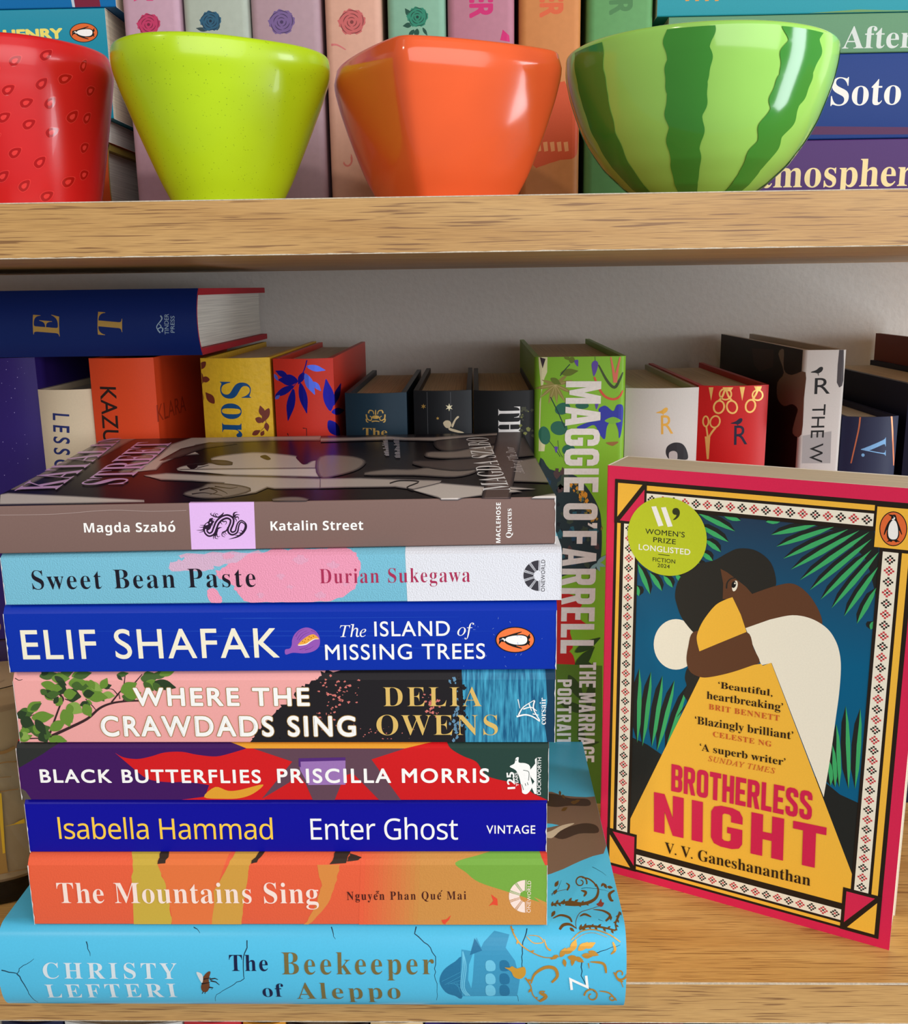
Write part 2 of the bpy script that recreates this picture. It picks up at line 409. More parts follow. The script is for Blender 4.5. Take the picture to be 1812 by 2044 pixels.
def paperback(M, L, T, D, label, group, m_spine, m_front=None, m_back=None, hf=None, cd=.0035, pages=None, edge=None, name='paperback_book', lift=0.0):
    """lying: x along the spine, y into the book, z up (front cover on top)"""
    root = empty(name, M, label, 'book', group)
    hf = T if hf is None else hf; m_front = m_front or m_spine; m_back = m_back or m_spine
    edge = edge or mat((232, 226, 214), .7)
    r = .0006
    pb = [(D, 0), (r, 0)]
    ps = arc(r, r, r, 270, 180, 3)
    if hf >= T-1e-6:
        ps = ps+arc(r, T-r, r, 180, 90, 3); pf = [(r, T), (D*.4, T+lift*.25), (D, T+lift)]
    else:
        ps = ps+[(0, hf)]; pf = [(0, hf), (cd*.35, hf+(T-hf)*.55), (cd*.75, T-(T-hf)*.08), (cd*1.1, T), (D, T)]
    ct = .0004
    sp = strip('spine', ps, ct, 0, L, m_spine, root, edge)
    fr = strip('front_cover', pf, ct, 0, L, m_front, root, edge)
    strip('back_cover', pb, ct, 0, L, m_back, root, edge)
    g = ct+.00005
    pr = [(D-.0006, g), (g+.0005, g), (g, g+.0008), (g, hf-.0008 if hf < T else T-g-.0008)]
    pr += [(cd+.0006, T-g)] if hf < T else [(g+.0008, T-g)]
    pr += [(D*.4, T-g+lift*.25)] if lift else []
    pr += [(D-.0006, T-g+lift)]
    v = [(x, y, z) for x in (.0002, L-.0002) for y, z in pr]; n = len(pr)
    f = [tuple(range(n)), tuple(range(2*n-1, n-1, -1))]+[(i, n+i, n+(i+1) % n, (i+1) % n) for i in range(n)]
    mesh_obj('page_block', v, f, pages or PAPER, root)
    prof = [(0, 0), (0, hf)]+(pf[1:] if hf < T or lift else [(D, T)])
    return root, sp, fr, Wrap(M, prof, L, hf*.5)

def hardback(M, L, T, D, label, group, m_spine, m_front=None, m_back=None, bulge=.004, pages=None, edge=None, board=.0026, over=.003, name='hardback_book', flatspine=False, inner=None, nn=10, soft=0):
    """rounded-spine hardback, same axes as paperback; spine apex at y=0"""
    root = empty(name, M, label, 'book', group)
    m_front = m_front or m_spine; m_back = m_back or m_spine; edge = edge or m_spine
    B = bulge
    if flatspine: ps = [(B, 0)]+arc(B, B, B, 270, 180, 4)[1:]+arc(B, T-B, B, 180, 90, 4)
    elif soft:
        ps = []
        for k in range(nn+1):
            f = math.radians(-90+180*k/nn); sg = 1 if f > 0 else -1
            ps.append((B-B*abs(math.cos(f))**(2/soft), T/2+sg*T/2*abs(math.sin(f))**(2/soft)))
    else:
        # shallow circular arc through (B,0),(0,T/2),(B,T)
        R = (T*T/4+B*B)/(2*B); a = math.degrees(math.asin(min(1, T/2/R)))
        ps = arc(R, T/2, R, 180+a, 180-a, nn)
    sp = strip('spine', ps, .0012, 0, L, m_spine, root, edge)
    fr = strip('front_cover', [(B, T), (D, T)], board, 0, L, m_front, root, edge)
    strip('back_cover', [(D, 0), (B, 0)], board, 0, L, m_back, root, edge)
    g = board+.0001; n = 6
    # page block: spine side follows the round, fore edge hollow
    pr = []
    for i in range(n+1):
        t = i/n; z = g+(T-2*g)*t; pr.append((B+.0015-B*.7*math.sin(math.pi*t), z))
    pr += [(D-over-.002*math.sin(math.pi*i/n), T-g-(T-2*g)*i/n) for i in range(n+1)]
    v = [(x, y, z) for x in (over, L-over) for y, z in pr]; n2 = len(pr)
    f = [tuple(range(n2))[::-1], tuple(range(n2, 2*n2))]+[(i, (i+1) % n2, n2+(i+1) % n2, n2+i) for i in range(n2)]
    mesh_obj('page_block', v, f, pages or PAPER, root)
    prof = ps+[(D, T)]
    S = Wrap(M, prof, L); S.start = (L/2, S.t[len(ps)//2])
    return root, sp, fr, S

def Mlie(x, y, z, a=0.0):
    return Matrix.Translation((x, y, z)) @ Matrix.Rotation(a, 4, 'Z')
def Mstand(xl, ys, h, z0=0.0, a=0.0):
    """spine faces the viewer, local x runs down, front cover on the right"""
    R = Matrix(((0, 0, 1, 0), (0, 1, 0, 0), (-1, 0, 0, 0), (0, 0, 0, 1)))
    return Matrix.Translation((xl, ys, z0+h)) @ Matrix.Rotation(a, 4, 'Z') @ R

# ================================================================ setting
ZU0, ZU1, DW = .2868, .3053, .32          # upper shelf underside / top, depth to the wall
wv, wf = box_geo(-.9, 1.1, DW, DW+.05, -.45, .8)
tag(mesh_obj('wall_back', wv, wf, plaster()), 'pale grey textured plaster wall behind the shelves', kind='structure')

FRONTW = wood('oak_edging', 'z', (208, 166, 106), (188, 143, 84), (116, 76, 46))
TOPW = wood('oak_top', 'y', (222, 176, 104), (196, 144, 76), (140, 92, 46))
CHIP = mat((206, 196, 178), .9, grain=.4, gscale=900)
bookcase = empty('bookcase', Matrix.Translation((0, 0, -.3285)), 'oak laminate bookcase with thick open shelves', 'bookcase')
for z0 in (-.0185, ZU0, -.3285, .592):
    z = z0+.3285
    s = box('shelf', (-.55, .62, 0.0008, DW, z, z+.0185), TOPW, bookcase)
    box('edge_strip', (-.55, .62, 0, .00085, z+.0002, z+.0183), FRONTW, s)
    for zz in (z+.01815, z-.0001):
        v = []; f = []; random.seed(int(z*1000)+5); n = 420
        for i in range(n+1):
            x = -.55+1.17*i/n; t = .00032*(.55+.9*random.random()) if zz < z+.01 else .0003
            v += [(x, -.00012, zz), (x, -.00012, zz+t), (x, .0008, zz+t), (x, .0008, zz)]
        for i in range(n):
            a = 4*i
            f += [(a, a+4, a+5, a+1), (a+1, a+5, a+6, a+2), (a+3, a+2, a+6, a+7), (a, a+3, a+7, a+4)]
        mesh_obj('seam_line', v, f, CHIP, s)

# ================================================================ books of the front stack
BK = {}
def C(*rgb, **k): return mat(rgb, **k)
G1 = 'books in the front stack'
m_kat = C(126, 100, 93, rough=.5); m_katc = C(20, 17, 24, rough=.26)
BK['kat'] = paperback(Mlie(-.1094, -.0160, .1858, .039), .202, .0171, .1346, 'slim taupe paperback with lilac dragon square, topmost of the front stack', G1, m_kat, m_katc, lift=.003)
m_swb = C(122, 192, 216, rough=.7, bump=.5, gscale=1900)
BK['sweet'] = paperback(Mlie(-.1037, -.0148, .1665, .0074), .198, .0190, .129, 'textured sky blue paperback with pink blossom and white end on its spine', G1, m_swb, hf=.0175)
m_isl = C(2, 48, 172, rough=.42)
BK['isl'] = paperback(Mlie(-.1053, -.0144, .1407, .0021), .198, .0258, .129, 'royal blue paperback with a purple fig and cream capitals on its spine', G1, m_isl, hf=.0224)
m_crw = C(243, 170, 166, rough=.45)
BK['crw'] = paperback(Mlie(-.1055, -.0128, .1123, -.0056), .198, .0284, .129, 'pink paperback spine with green leaves, dark trees and teal water', G1, m_crw, hf=.0246)
m_but = C(212, 26, 30, rough=.45)
BK['but'] = paperback(Mlie(-.1077, -.0123, .0887, -.0064), .198, .0236, .129, 'red and purple paperback with a white duck logo at the spine end', G1, m_but, hf=.0212)
m_ent = C(6, 6, 156, rough=.4)
BK['ent'] = paperback(Mlie(-.108, -.0104, .0655, .0005), .198, .0232, .129, 'plain deep blue paperback with yellow and white lettering, above the orange one', G1, m_ent, hf=.0204)
m_mnt = C(236, 98, 62, rough=.55, bump=.2)
BK['mnt'] = paperback(Mlie(-.1079, -.0137, .0364, .0008), .198, .0291, .129, 'orange and mustard paperback with white serif title, second from bottom of the stack', G1, m_mnt, hf=.0257)
m_bee = C(84, 190, 228, rough=.3)
BK['bee'] = hardback(Mlie(-.1216, -.0195, 0, 0), .2415, .0364, .166, 'large turquoise hardback with gold scrollwork lying at the bottom of the stack', G1, m_bee, bulge=.010, edge=C(240, 240, 240), nn=28, soft=2.3)

# the red paperback standing turned towards the stack
ra = math.radians(-27.3); e = Vector((math.cos(ra), math.sin(ra), 0)); TR = .0265
zc = Vector((e.y, -e.x, 0)); o = Vector((.1220, .0796, .198))-zc*TR
MR = Matrix(((0, e.x, zc.x, o.x), (0, e.y, zc.y, o.y), (-1, 0, 0, o.z), (0, 0, 0, 1)))
m_red = C(222, 38, 84, rough=.4)
BK['red'] = paperback(MR, .198, TR, .129, 'crimson paperback standing open-faced beside the stack with lime round sticker', None, m_red, pages=PAPER_R)

# ================================================================ books standing behind on the same shelf
G2 = 'hardbacks standing in the back row'
def standing(key, xl, xr, yt, label, m, ys=.141, D=.150, z0=0.0, group=G2, kind=hardback, a=0.0, **kw):
    A = onY(xl, yt, ys); B = onY(xr, yt, ys)
    h = A.z-z0; T = B.x-A.x
    BK[key] = kind(Mstand(A.x, ys, h, z0, a), h, T, D, label, group, m, **kw)
    return BK[key]
standing('purple', -95, 62, 716, 'midnight purple hardback with gold flecks at the left end of the back row', C(48, 30, 110, rough=.35), D=.16)
standing('less', 68, 176, 779, 'cream hardback spine with spaced navy capitals, shorter than its neighbours', C(226, 208, 178, rough=.6), D=.14)
standing('kaz', 172, 302, 716, 'orange-red hardback with black capitals next to the cream spine', C(232, 76, 34, rough=.42), D=.15, bulge=.003)
standing('yel', 395, 535, 716, 'mustard yellow hardback with blue serif letters and maroon leaves', C(226, 182, 40, rough=.4, bump=.6, gscale=420, grain=.12), D=.15)
standing('leaf', 541, 662, 717, 'red hardback with metallic blue leaves down its spine', C(214, 52, 36, rough=.4), D=.15, pages=PAPER_W)
standing('teal', 686, 810, 786, 'dark petrol blue hardback with a gold crest on its spine', C(26, 50, 66, rough=.4), D=.14, pages=PAPER_T)
standing('star', 824, 941, 781, 'black hardback with gold stars hanging on threads', C(26, 28, 32, rough=.45), D=.14, pages=PAPER_T)
standing('th', 945, 1074, 781, 'black hardback with thin white sideways capitals and faint flowers', C(24, 25, 27, rough=.45), D=.14, pages=PAPER_T)
standing('mag', 1067, 1251, 713, 'tall lime green hardback with jungle plants and big white capitals', C(126, 178, 46, rough=.4), D=.162, bulge=.0035, flatspine=True, nn=8)
standing('white', 1251, 1399, 776, 'white hardback with a gold bird letter on its spine', C(200, 197, 190, rough=.6), D=.148)
standing('scis', 1398, 1539, 771, 'red hardback patterned with golden scissors', C(196, 26, 26, rough=.4), D=.148)
standing('skull', 1605, 1691, 699, 'tall grey hardback with a skull on its jacket and black capitals', C(196, 190, 184, rough=.5), m_back=C(40, 30, 30), D=.165, bulge=.002, flatspine=True)
standing('navy', 1687, 1800, 833, 'short navy hardback with copper lines and a pale blue initial', C(34, 38, 66, rough=.5), D=.14)
A = onY(1746, 690, .301); zb = onY(1750, 665, .301).z; B = onY(1822, 768, .141)
BK['dark'] = hardback(Mstand(B.x, .141, B.z), B.z, A.x-.0004-B.x, .158, 'dark navy hardback beside the short navy one with copper lines', G2, C(18, 20, 44, rough=.5))
BK['brown'] = hardback(Mstand(A.x, .141, zb), zb, .034, .16, 'tall russet hardback at the right end of the back row', G2, C(120, 46, 20, rough=.5))
# lying on top of the row
A = onY(0, 712, .135); B = onY(398, 712, .135); T2 = onY(200, 578, .135).z
zt = max(BK[k][0].matrix_world.translation.z for k in ('purple', 'kaz', 'yel'))+.0003
BK['ham'] = hardback(Mlie(B.x-.24, .135, zt), .24, T2-zt, .16, 'navy blue hardback lying flat on top of the back row with gold letters', None, C(10, 38, 108, rough=.4), edge=C(176, 34, 48, rough=.6), pages=PAPER_W, bulge=.006, board=.0032, over=.0032)

# ================================================================ upper shelf books
YS = .128; G3 = 'pastel spines behind the bowls'
for key, xl, xr, col, lab in (
    ('u1', 245, 362, (192, 156, 174), 'lilac paperback spine with a crimson rose'),
    ('u2', 366, 498, (172, 182, 170), 'sage grey paperback spine with a dark blue rose'),
    ('u3', 500, 640, (174, 146, 156), 'mauve paperback spine with a purple rose'),
    ('u4', 648, 762, (212, 164, 144), 'peach paperback spine with a coral red rose'),
    ('u5', 773, 890, (130, 176, 152), 'mint paperback spine with an emerald rose'),
    ('u6', 893, 1027, (180, 122, 140), 'dusty pink paperback spine with sideways magenta capitals'),
    ('u7', 1036, 1160, (200, 130, 76), 'apricot paperback spine with sideways orange capitals'),
    ('u8', 1172, 1304, (98, 154, 96), 'leaf green paperback spine with sideways dark green capitals')):
    A = onY(xl, 50, YS); B = onY(xr, 50, YS); k = (DW-.02-YS)
    BK[key] = hardback(Mstand(A.x, YS, .235, ZU1), .235, B.x-A.x, .135, lab, G3, C(*col, rough=.5, grain=.08, gscale=300), bulge=.0035, flatspine=True)
# piles lying left and right
def pile(key, xl, xr, yb, yt, label, m, group, D=.13, kind=paperback, zb=None, L=None, **kw):
    zb = onY(xl if xr is None else xr, yb, YS).z if zb is None else zb
    ref = xl if xr is None else xr
    T = onY(ref, yt, YS).z-zb
    if xr is None: x = onY(xl, (yb+yt)/2, YS).x; Ln = L
    else: Ln = L; x = onY(xr, (yb+yt)/2, YS).x-L
    BK[key] = kind(Mlie(x, YS, zb), Ln, T, D, label, group, m, **kw)
    return zb+T
G4 = 'books lying at the left of the upper shelf'; G5 = 'books lying at the right of the upper shelf'
z = pile('pl3', None, 216, 400, 284, 'orange hardback with olive boards under the others behind the red bowl', C(206, 84, 34), G4, kind=hardback, zb=ZU1, L=.20, edge=C(170, 150, 70), pages=PAPER_W, bulge=.003, board=.003)
z = pile('pl2b', None, 214, 284, 238, 'thin burnt orange paperback between the teal book and the orange hardback', C(200, 96, 40), G4, zb=z+.0002, L=.198, pages=PAPER_W)
z = pile('pl2', None, 218, 238, 15, 'teal paperback with pale circles and yellow capitals, lying behind the red bowl', C(20, 140, 168, rough=.4), G4, zb=z+.0002, L=.198)
z = pile('pl1', None, 226, 15, -130, 'bright blue paperback with a maroon band on top of the teal one', C(14, 110, 176, rough=.4), G4, zb=z+.0002, L=.198)
z = pile('pr4', 1420, None, 378, 283, 'violet paperback with big cream letters, lowest of the pile behind the melon bowl', C(76, 44, 106, rough=.45), G5, zb=ZU1, L=.20)
z = pile('pr3', 1376, None, 272, 113, 'blue paperback with white letters in the pile behind the melon bowl', C(22, 56, 126, rough=.45), G5, zb=z+.0002, L=.20)
z = pile('pr2', 1334, None, 113, 34, 'grey green paperback with silver letters under the turquoise one', C(100, 146, 112, rough=.5), G5, zb=z+.0002, L=.20)
z = pile('pr1', 1313, None, 30, -90, 'turquoise paperback fading to green on top of the right pile', C(40, 150, 166, rough=.45), G5, zb=z+.0002, L=.20)

# ================================================================ tops of the books on the shelf below
x = -.17; random.seed(4)
for i, (wd, col, lab) in enumerate((
    (.030, (214, 206, 190), 'cream hardback top showing under the lower shelf'), (.026, (30, 34, 62), 'ink blue hardback top showing under the lower shelf'),
    (.050, (206, 206, 202), 'pale grey hardback top showing under the lower shelf'), (.024, (196, 52, 60), 'coral red hardback top showing under the lower shelf'),
    (.018, (216, 146, 50), 'amber hardback top showing under the lower shelf'), (.034, (52, 40, 36), 'dark brown hardback top showing under the lower shelf'),
    (.022, (226, 196, 150), 'sand coloured hardback top showing under the lower shelf'), (.042, (60, 44, 110), 'indigo hardback top showing under the lower shelf'),
    (.030, (150, 170, 176), 'slate hardback top showing under the lower shelf'), (.034, (98, 26, 30), 'burgundy hardback top showing under the lower shelf'),
    (.040, (34, 38, 36), 'charcoal hardback top showing under the lower shelf'), (.036, (120, 132, 92), 'olive hardback top showing under the lower shelf'),
    (.030, (140, 142, 138), 'stone grey hardback top showing under the lower shelf'), (.026, (126, 58, 32), 'chestnut hardback top showing under the lower shelf'))):
    h = .3100-.0245-.001*(i % 3)
    hardback(Mstand(x, .006, h, -.31), h, wd, .14, lab, 'books on the shelf below', C(*col, rough=.5), bulge=.003, nn=6)
    x += wd+.001

# ================================================================ bowls
def bowl(name, label, M, plan, rho, h, m, th=.0036, nt=64, nv=26, inner=None):
    """outer wall, rounded lip, inner wall and foot from a plan r(theta) and a profile rho(t)"""
    root = empty(name, M, label, 'bowl', 'fruit-shaped ceramic bowls')
    rows = []
    for j in range(nv+1):
        t = j/nv; rows.append([(rho(t), h*t-.0, 0.0)])
    prof = [(rho(0)*.0, .0012, 0), (rho(0)*.86, .0012, 0), (rho(0)*.9, 0, 0)]
    prof += [(rho(j/nv), max(.0006, (h-th*.5)*j/nv), 0) for j in range(nv+1)]
    for k in range(1, 7):
        a = math.pi*k/7; prof.append((rho(1), h-th*.5+math.sin(a)*th*.5, th*.5*(1-math.cos(a))))
    prof += [(rho(1-j/nv*.92), (h-th*.5)*(1-j/nv*.92)+.002*(j/nv), th) for j in range(nv+1)]
    prof.append((0, h*.06+.003, th))
    n = nt*2; v = []; f = []
    for s, z, off in prof:
        for i in range(n):
            a = 2*math.pi*i/n; r = max(0, plan(a)*s-off*(1 if s else 0)); v.append((r*math.cos(a), r*math.sin(a), z))
    for j in range(len(prof)-1):
        for i in range(n):
            a, b = j*n+i, j*n+(i+1) % n; f.append((a, b, b+n, a+n))
    ob = mesh_obj('bowl_body', v, f, m, root, smooth=True)
    S = Func(M, lambda u, vv: Vector((plan(u)*rho(vv)*math.cos(u), plan(u)*rho(vv)*math.sin(u), (h-th*.5)*vv)), (-math.pi/2, .6), grid=(.06, .05))
    return root, S
def ceramic(rgb, speck=None, rough=.12):
    m = bpy.data.materials.new('glaze'); m.use_nodes = True; nt = m.node_tree; N = nt.nodes; b = N['Principled BSDF']
    tc = N.new('ShaderNodeTexCoord'); n = N.new('ShaderNodeTexNoise'); n.inputs['Scale'].default_value = 45
    nt.links.new(tc.outputs['Object'], n.inputs['Vector'])
    c = [lin(q) for q in rgb]; mx = N.new('ShaderNodeMix'); mx.data_type = 'RGBA'
    mx.inputs[6].default_value = [q*.92 for q in c]+[1]; mx.inputs[7].default_value = [min(1, q*1.06) for q in c]+[1]
    nt.links.new(n.outputs['Fac'], mx.inputs[0]); out = mx.outputs[2]
    if speck:
        vo = N.new('ShaderNodeTexVoronoi'); vo.inputs['Scale'].default_value = 760; nt.links.new(tc.outputs['Object'], vo.inputs['Vector'])
        n2 = N.new('ShaderNodeTexNoise'); n2.inputs['Scale'].default_value = 300; nt.links.new(tc.outputs['Object'], n2.inputs['Vector'])
        r = N.new('ShaderNodeValToRGB'); r.color_ramp.elements[0].position = .07; r.color_ramp.elements[0].color = (1, 1, 1, 1)
        r.color_ramp.elements[1].position = .17; r.color_ramp.elements[1].color = (0, 0, 0, 1)
        nt.links.new(vo.outputs['Distance'], r.inputs[0])
        r2 = N.new('ShaderNodeValToRGB'); r2.color_ramp.elements[0].position = .42; r2.color_ramp.elements[1].position = .5
        nt.links.new(n2.outputs['Fac'], r2.inputs[0])
        k = N.new('ShaderNodeMath'); k.operation = 'MULTIPLY'; nt.links.new(r.outputs[0], k.inputs[0]); nt.links.new(r2.outputs[0], k.inputs[1])
        m3 = N.new('ShaderNodeMix'); m3.data_type = 'RGBA'; m3.inputs[7].default_value = [lin(q) for q in speck]+[1]
        nt.links.new(out, m3.inputs[6]); nt.links.new(k.outputs[0], m3.inputs[0]); out = m3.outputs[2]
    nt.links.new(out, b.inputs['Base Color'])
    b.inputs['Roughness'].default_value = rough; b.inputs['Coat Weight'].default_value = .15; b.inputs['Specular IOR Level'].default_value = .42; b.inputs['Coat Roughness'].default_value = .03
    return m
YB = .052
def place_bowl(xl, xr, yv, xn, yn, fplan):
    """centre x, radius from the widest silhouette; height from the near rim"""
    az = [math.atan2(d.x, d.y) for d in (ray(xl, yv), ray(xr, yv))]
    mid = (az[0]+az[1])/2; dist = (YB-CAM.y)/math.cos(mid); R = dist*math.sin((az[1]-az[0])/2); cx = CAM.x+dist*math.sin(mid)
    hz = onY(xn, yn, YB-R*fplan).z-ZU1
    return Matrix.Translation((cx, YB, ZU1)), R, hz
def taper(base, p=1.25):
    return lambda t: base+(1-base)*(1-(1-t)**p)
def lerp_prof(pts):
    def f(t):
        t = min(1.05, max(-.05, t))
        for (a, x), (b, y) in zip(pts, pts[1:]):
            if t <= b or b == pts[-1][0]:
                i = pts.index((a, x)); p0 = pts[max(0, i-1)][1]; p3 = pts[min(len(pts)-1, i+2)][1]
                k = (t-a)/(b-a); return .5*(2*x+(y-p0)*k+(2*p0-5*x+4*y-p3)*k*k+(3*x-p0-3*y+p3)*k**3)
    return f
# lime, plan like a rounded heart
def fit_plan(M, R, f):
    xs = [f(k*math.pi/180)*math.cos(k*math.pi/180) for k in range(360)]; s = 2*R/(max(xs)-min(xs))
    return M @ Matrix.Translation((-(max(xs)+min(xs))/2*s, 0, 0)), (lambda a: f(a)*s)
M, R, h = place_bowl(222, 659, 105, 390, 62, .97)
pl = lambda a, R=R: R*(1+.085*math.cos(3*(a+math.radians(114))))*.985
M, pl = fit_plan(M, R, pl)
BK['lime'] = bowl('lime_bowl', 'lime green speckled ceramic bowl between the red and the orange bowl', M, pl, lerp_prof([(0, .50), (.2, .62), (.4, .735), (.6, .845), (.8, .945), (.92, .99), (1, .985)]), h, ceramic((178, 212, 24), (120, 150, 20), .24))
# orange, four-cornered plan with one ridge towards the viewer
M, R, h = place_bowl(656, 1117, 140, 815, 70, .93)
def sq(a, R=R, ph=math.radians(-107), n=1.22):
    s = 0
    for k in (-2, -1, 0, 1, 2):
        b = a-ph+k*.032; s += (abs(math.cos(b))**n+abs(math.sin(b))**n)**(-1/n)
    return R*s/5
M, sq = fit_plan(M, R, sq)
BK['orange'] = bowl('orange_bowl', 'orange four-cornered ceramic bowl beside the lime one', M, sq, lerp_prof([(0, .60), (.2, .72), (.4, .82), (.6, .905), (.8, .975), (.92, 1.0), (1, .975)]), h, ceramic((230, 94, 48), None, .14), nt=90)
# watermelon, round
M, R, h = place_bowl(1129, 1676, 110, 1500, 40, .95)
rnd = lambda a, R=R: R
BK['melon'] = bowl('melon_bowl', 'round watermelon bowl with dark green wavy stripes', M, rnd, lerp_prof([(0, .36), (.1, .52), (.25, .69), (.45, .835), (.65, .925), (.85, .985), (1, 1.0)]), h, ceramic((156, 212, 98)))
# strawberry
M, R, h = place_bowl(-172, 220, 110, 60, 66, .83)
sb = lambda a, R=R: R*(1+.03*math.cos(3*(a+math.radians(95))))
M, sb = fit_plan(M, R, sb)
BK['berry'] = bowl('strawberry_bowl', 'red strawberry bowl with teardrop seeds beside the lime bowl', M, sb, lerp_prof([(0, .74), (.2, .80), (.4, .86), (.6, .92), (.8, .975), (.92, 1.0), (1, .97)]), h, ceramic((206, 26, 30), None, .26))

# ================================================================ candle jar beside the stack
def lathe(name, prof, cx, cy, z0, m, parent, n=48):
    v = []; f = []
    for r, z in prof:
        for i in range(n):
            a = 2*math.pi*i/n; v.append((cx+r*math.cos(a), cy+r*math.sin(a), z0+z))
    for j in range(len(prof)-1):
        for i in range(n):
            a, b = j*n+i, j*n+(i+1) % n; f.append((a, b, b+n, a+n))
    return mesh_obj(name, v, f, m, parent, smooth=True)
A = onZ(0, 1817); CR = .036
MC = Matrix.Translation((A.x-.012, A.y+CR, 0))
cd_ = empty('candle_jar', MC, 'glass jar candle with cream wax and gold markings left of the stack', 'candle')
hj = onY(20, 1388, A.y).z; hw = onY(20, 1434, A.y).z; hb = onY(0, 1770, A.y).z
glass = bpy.data.materials.new('jar_glass'); glass.use_nodes = True
gb = glass.node_tree.nodes['Principled BSDF']; gb.inputs['Transmission Weight'].default_value = 1; gb.inputs['Roughness'].default_value = .03
gb.inputs['Base Color'].default_value = (.82, .8, .74, 1); gb.inputs['IOR'].default_value = 1.45
lathe('glass', [(0, 0), (CR-.004, 0), (CR-.001, .001), (CR, .004), (CR, hj-.001), (CR-.001, hj), (CR-.002, hj-.001), (CR-.0022, hb), (CR-.006, hb-.003), (0, hb-.003)], 0, 0, 0, glass, cd_)
lathe('wax', [(0, hb-.002), (CR-.006, hb-.002), (CR-.0026, hb+.001), (CR-.0026, hw-.0008), (CR-.004, hw), (0, hw-.001)], 0, 0, 0, C(206, 180, 142, rough=.5, grain=.15, gscale=60), cd_)
lathe('wick', [(.0008, hw-.002), (.0008, hw+.007), (0, hw+.0075)], 0, 0, 0, C(40, 34, 30), cd_, n=8)
SCN = Func(MC, lambda u, v: Vector(((CR+.0002)*math.cos(u), (CR+.0002)*math.sin(u), v)), (-math.pi/2, hw/2), grid=(.08, .05))

# ================================================================ print on the stack
def text_art(key, top=False):
    root, sp, fr, S = BK[key]
    return Art(sp, S)
WHITE = C(250, 249, 246, rough=.5); CREAM = C(246, 240, 216, rough=.5); INK = C(24, 20, 34, rough=.5); BLACK = C(22, 20, 20, rough=.5)
GOLD = C(196, 158, 84, rough=.38, metal=.35); 
def penguin(a, cx, cy, s, rot, m_or, outline=True, sx=1.0, part='publisher_logo'):
    """orange oval with the bird, s = half height in px, rot in quarter turns (0 upright, 1 head to the left)"""
    def tr(p):
        x, y = p[0]*s*sx, p[1]*s
        return (cx+x, cy+y) if rot == 0 else (cx+y, cy-x)
    T = lambda ps: [tr(p) for p in ps]
    a.poly(T(ell(0, 0, .80, 1.0, n=36)), BLACK, part); a.poly(T(ell(0, 0, .745, .945, n=36)), m_or, part)
    a.poly(T(spl([(-.12, -.66), (-.02, -.8), (.12, -.8), (.18, -.66), (.22, -.5), (.36, -.15), (.5, .28), (.46, .32), (.34, .1), (.34, .38), (.24, .6), (.08, .68), (-.16, .68), (-.32, .58), (-.38, .32), (-.36, .05), (-.5, .34), (-.54, .28), (-.42, -.12), (-.26, -.42), (-.14, -.54)], 4)), BLACK, part)
    a.poly(T([(-.32, -.84), (-.04, -.8), (-.06, -.66)]), BLACK, part)
    a.polys([T(p) for p in ([(-.38, .76), (-.24, .62), (-.04, .66), (-.1, .76), (-.22, .72)], [(.04, .7), (.2, .62), (.4, .76), (.24, .74), (.16, .78)])], BLACK, part)
    a.poly(T(spl([(-.16, -.36), (.0, -.5), (.16, -.4), (.26, -.05), (.27, .35), (.16, .58), (-.1, .6), (-.26, .46), (-.3, .15), (-.26, -.12)], 4)), WHITE, part)
    a.poly(T(spl([(.02, -.72), (.1, -.66), (.08, -.54), (-.06, -.5), (-.08, -.56), (.02, -.6)], 3)), WHITE, part)
    a.poly(T(ell(.06, -.69, .035, n=8)), BLACK, part)
def rosette(a, cx, cy, r, m, txt_a, txt_b, txt_top):
    P_ = 'publisher_logo'
    pol = lambda rr, d: (cx-rr*math.cos(math.radians(d))*1.02, cy-rr*math.sin(math.radians(d)))
    edges = [-90, -54, -18, 18, 54, 90]
    for i, (p, q) in enumerate(zip(edges, edges[1:])):
        a0, a1 = p+4.5, q-4.5
        if i == 0: a0 = p+1
        if i == 4: a1 = q-1
        a.poly([pol(r*.36, a0+5)]+[pol(r, a0+(a1-a0)*k/6) for k in range(7)]+[pol(r*.36, a1-5)], m, P_, lay=a.lay)
    for d in edges[1:-1]:
        for o in (-1.6, 1.6): a.poly(strokep([pol(r*.33, d+o*2.2), pol(r*1.0, d+o)], r*.025), m, P_, lay=a.lay)
    for d in (-90, 90):
        a.poly(strokep([(cx+r*.05, cy+r*(.3 if d > 0 else -.3)), (cx+r*.05, cy+r*(1 if d > 0 else -1))], r*.03), m, P_, lay=a.lay)
    a.lay += 1
    a.text('ONEWORLD', txt_a, txt_b, txt_top, m, 'publisher_lettering', bold=.006, sp=1.1)

# ---- taupe paperback
a = text_art('kat'); c = crop(380, 995, 12.943)
LIL = C(228, 186, 240, rough=.5)
a.poly(c([(0, 88), (1650, 82), (1686, 1300), (28, 1318)]), LIL, 'lilac_square')
DRG = C(40, 20, 46, rough=.5); D_ = 'dragon_emblem'
body = spl([(395, 790), (405, 870), (485, 935), (585, 890), (640, 760), (700, 620), (810, 515), (950, 470), (1065, 530), (1070, 640), (1010, 790), (1020, 865), (1090, 905), (1185, 855), (1215, 740), (1250, 640), (1320, 590), (1400, 640)], 5, False)
a.poly(c(strokep(body, 105, 60, 128)), DRG, D_)
a.poly(c(strokep(spl([(1385, 610), (1430, 690), (1415, 790), (1330, 910), (1200, 995), (990, 1052)], 5, False), 50, 6, 62)), DRG, D_)
a.poly(c(spl([(590, 508), (500, 520), (465, 590), (385, 650), (330, 740), (330, 840), (420, 840), (510, 790), (560, 680), (620, 590), (560, 570)], 4)), DRG, D_)
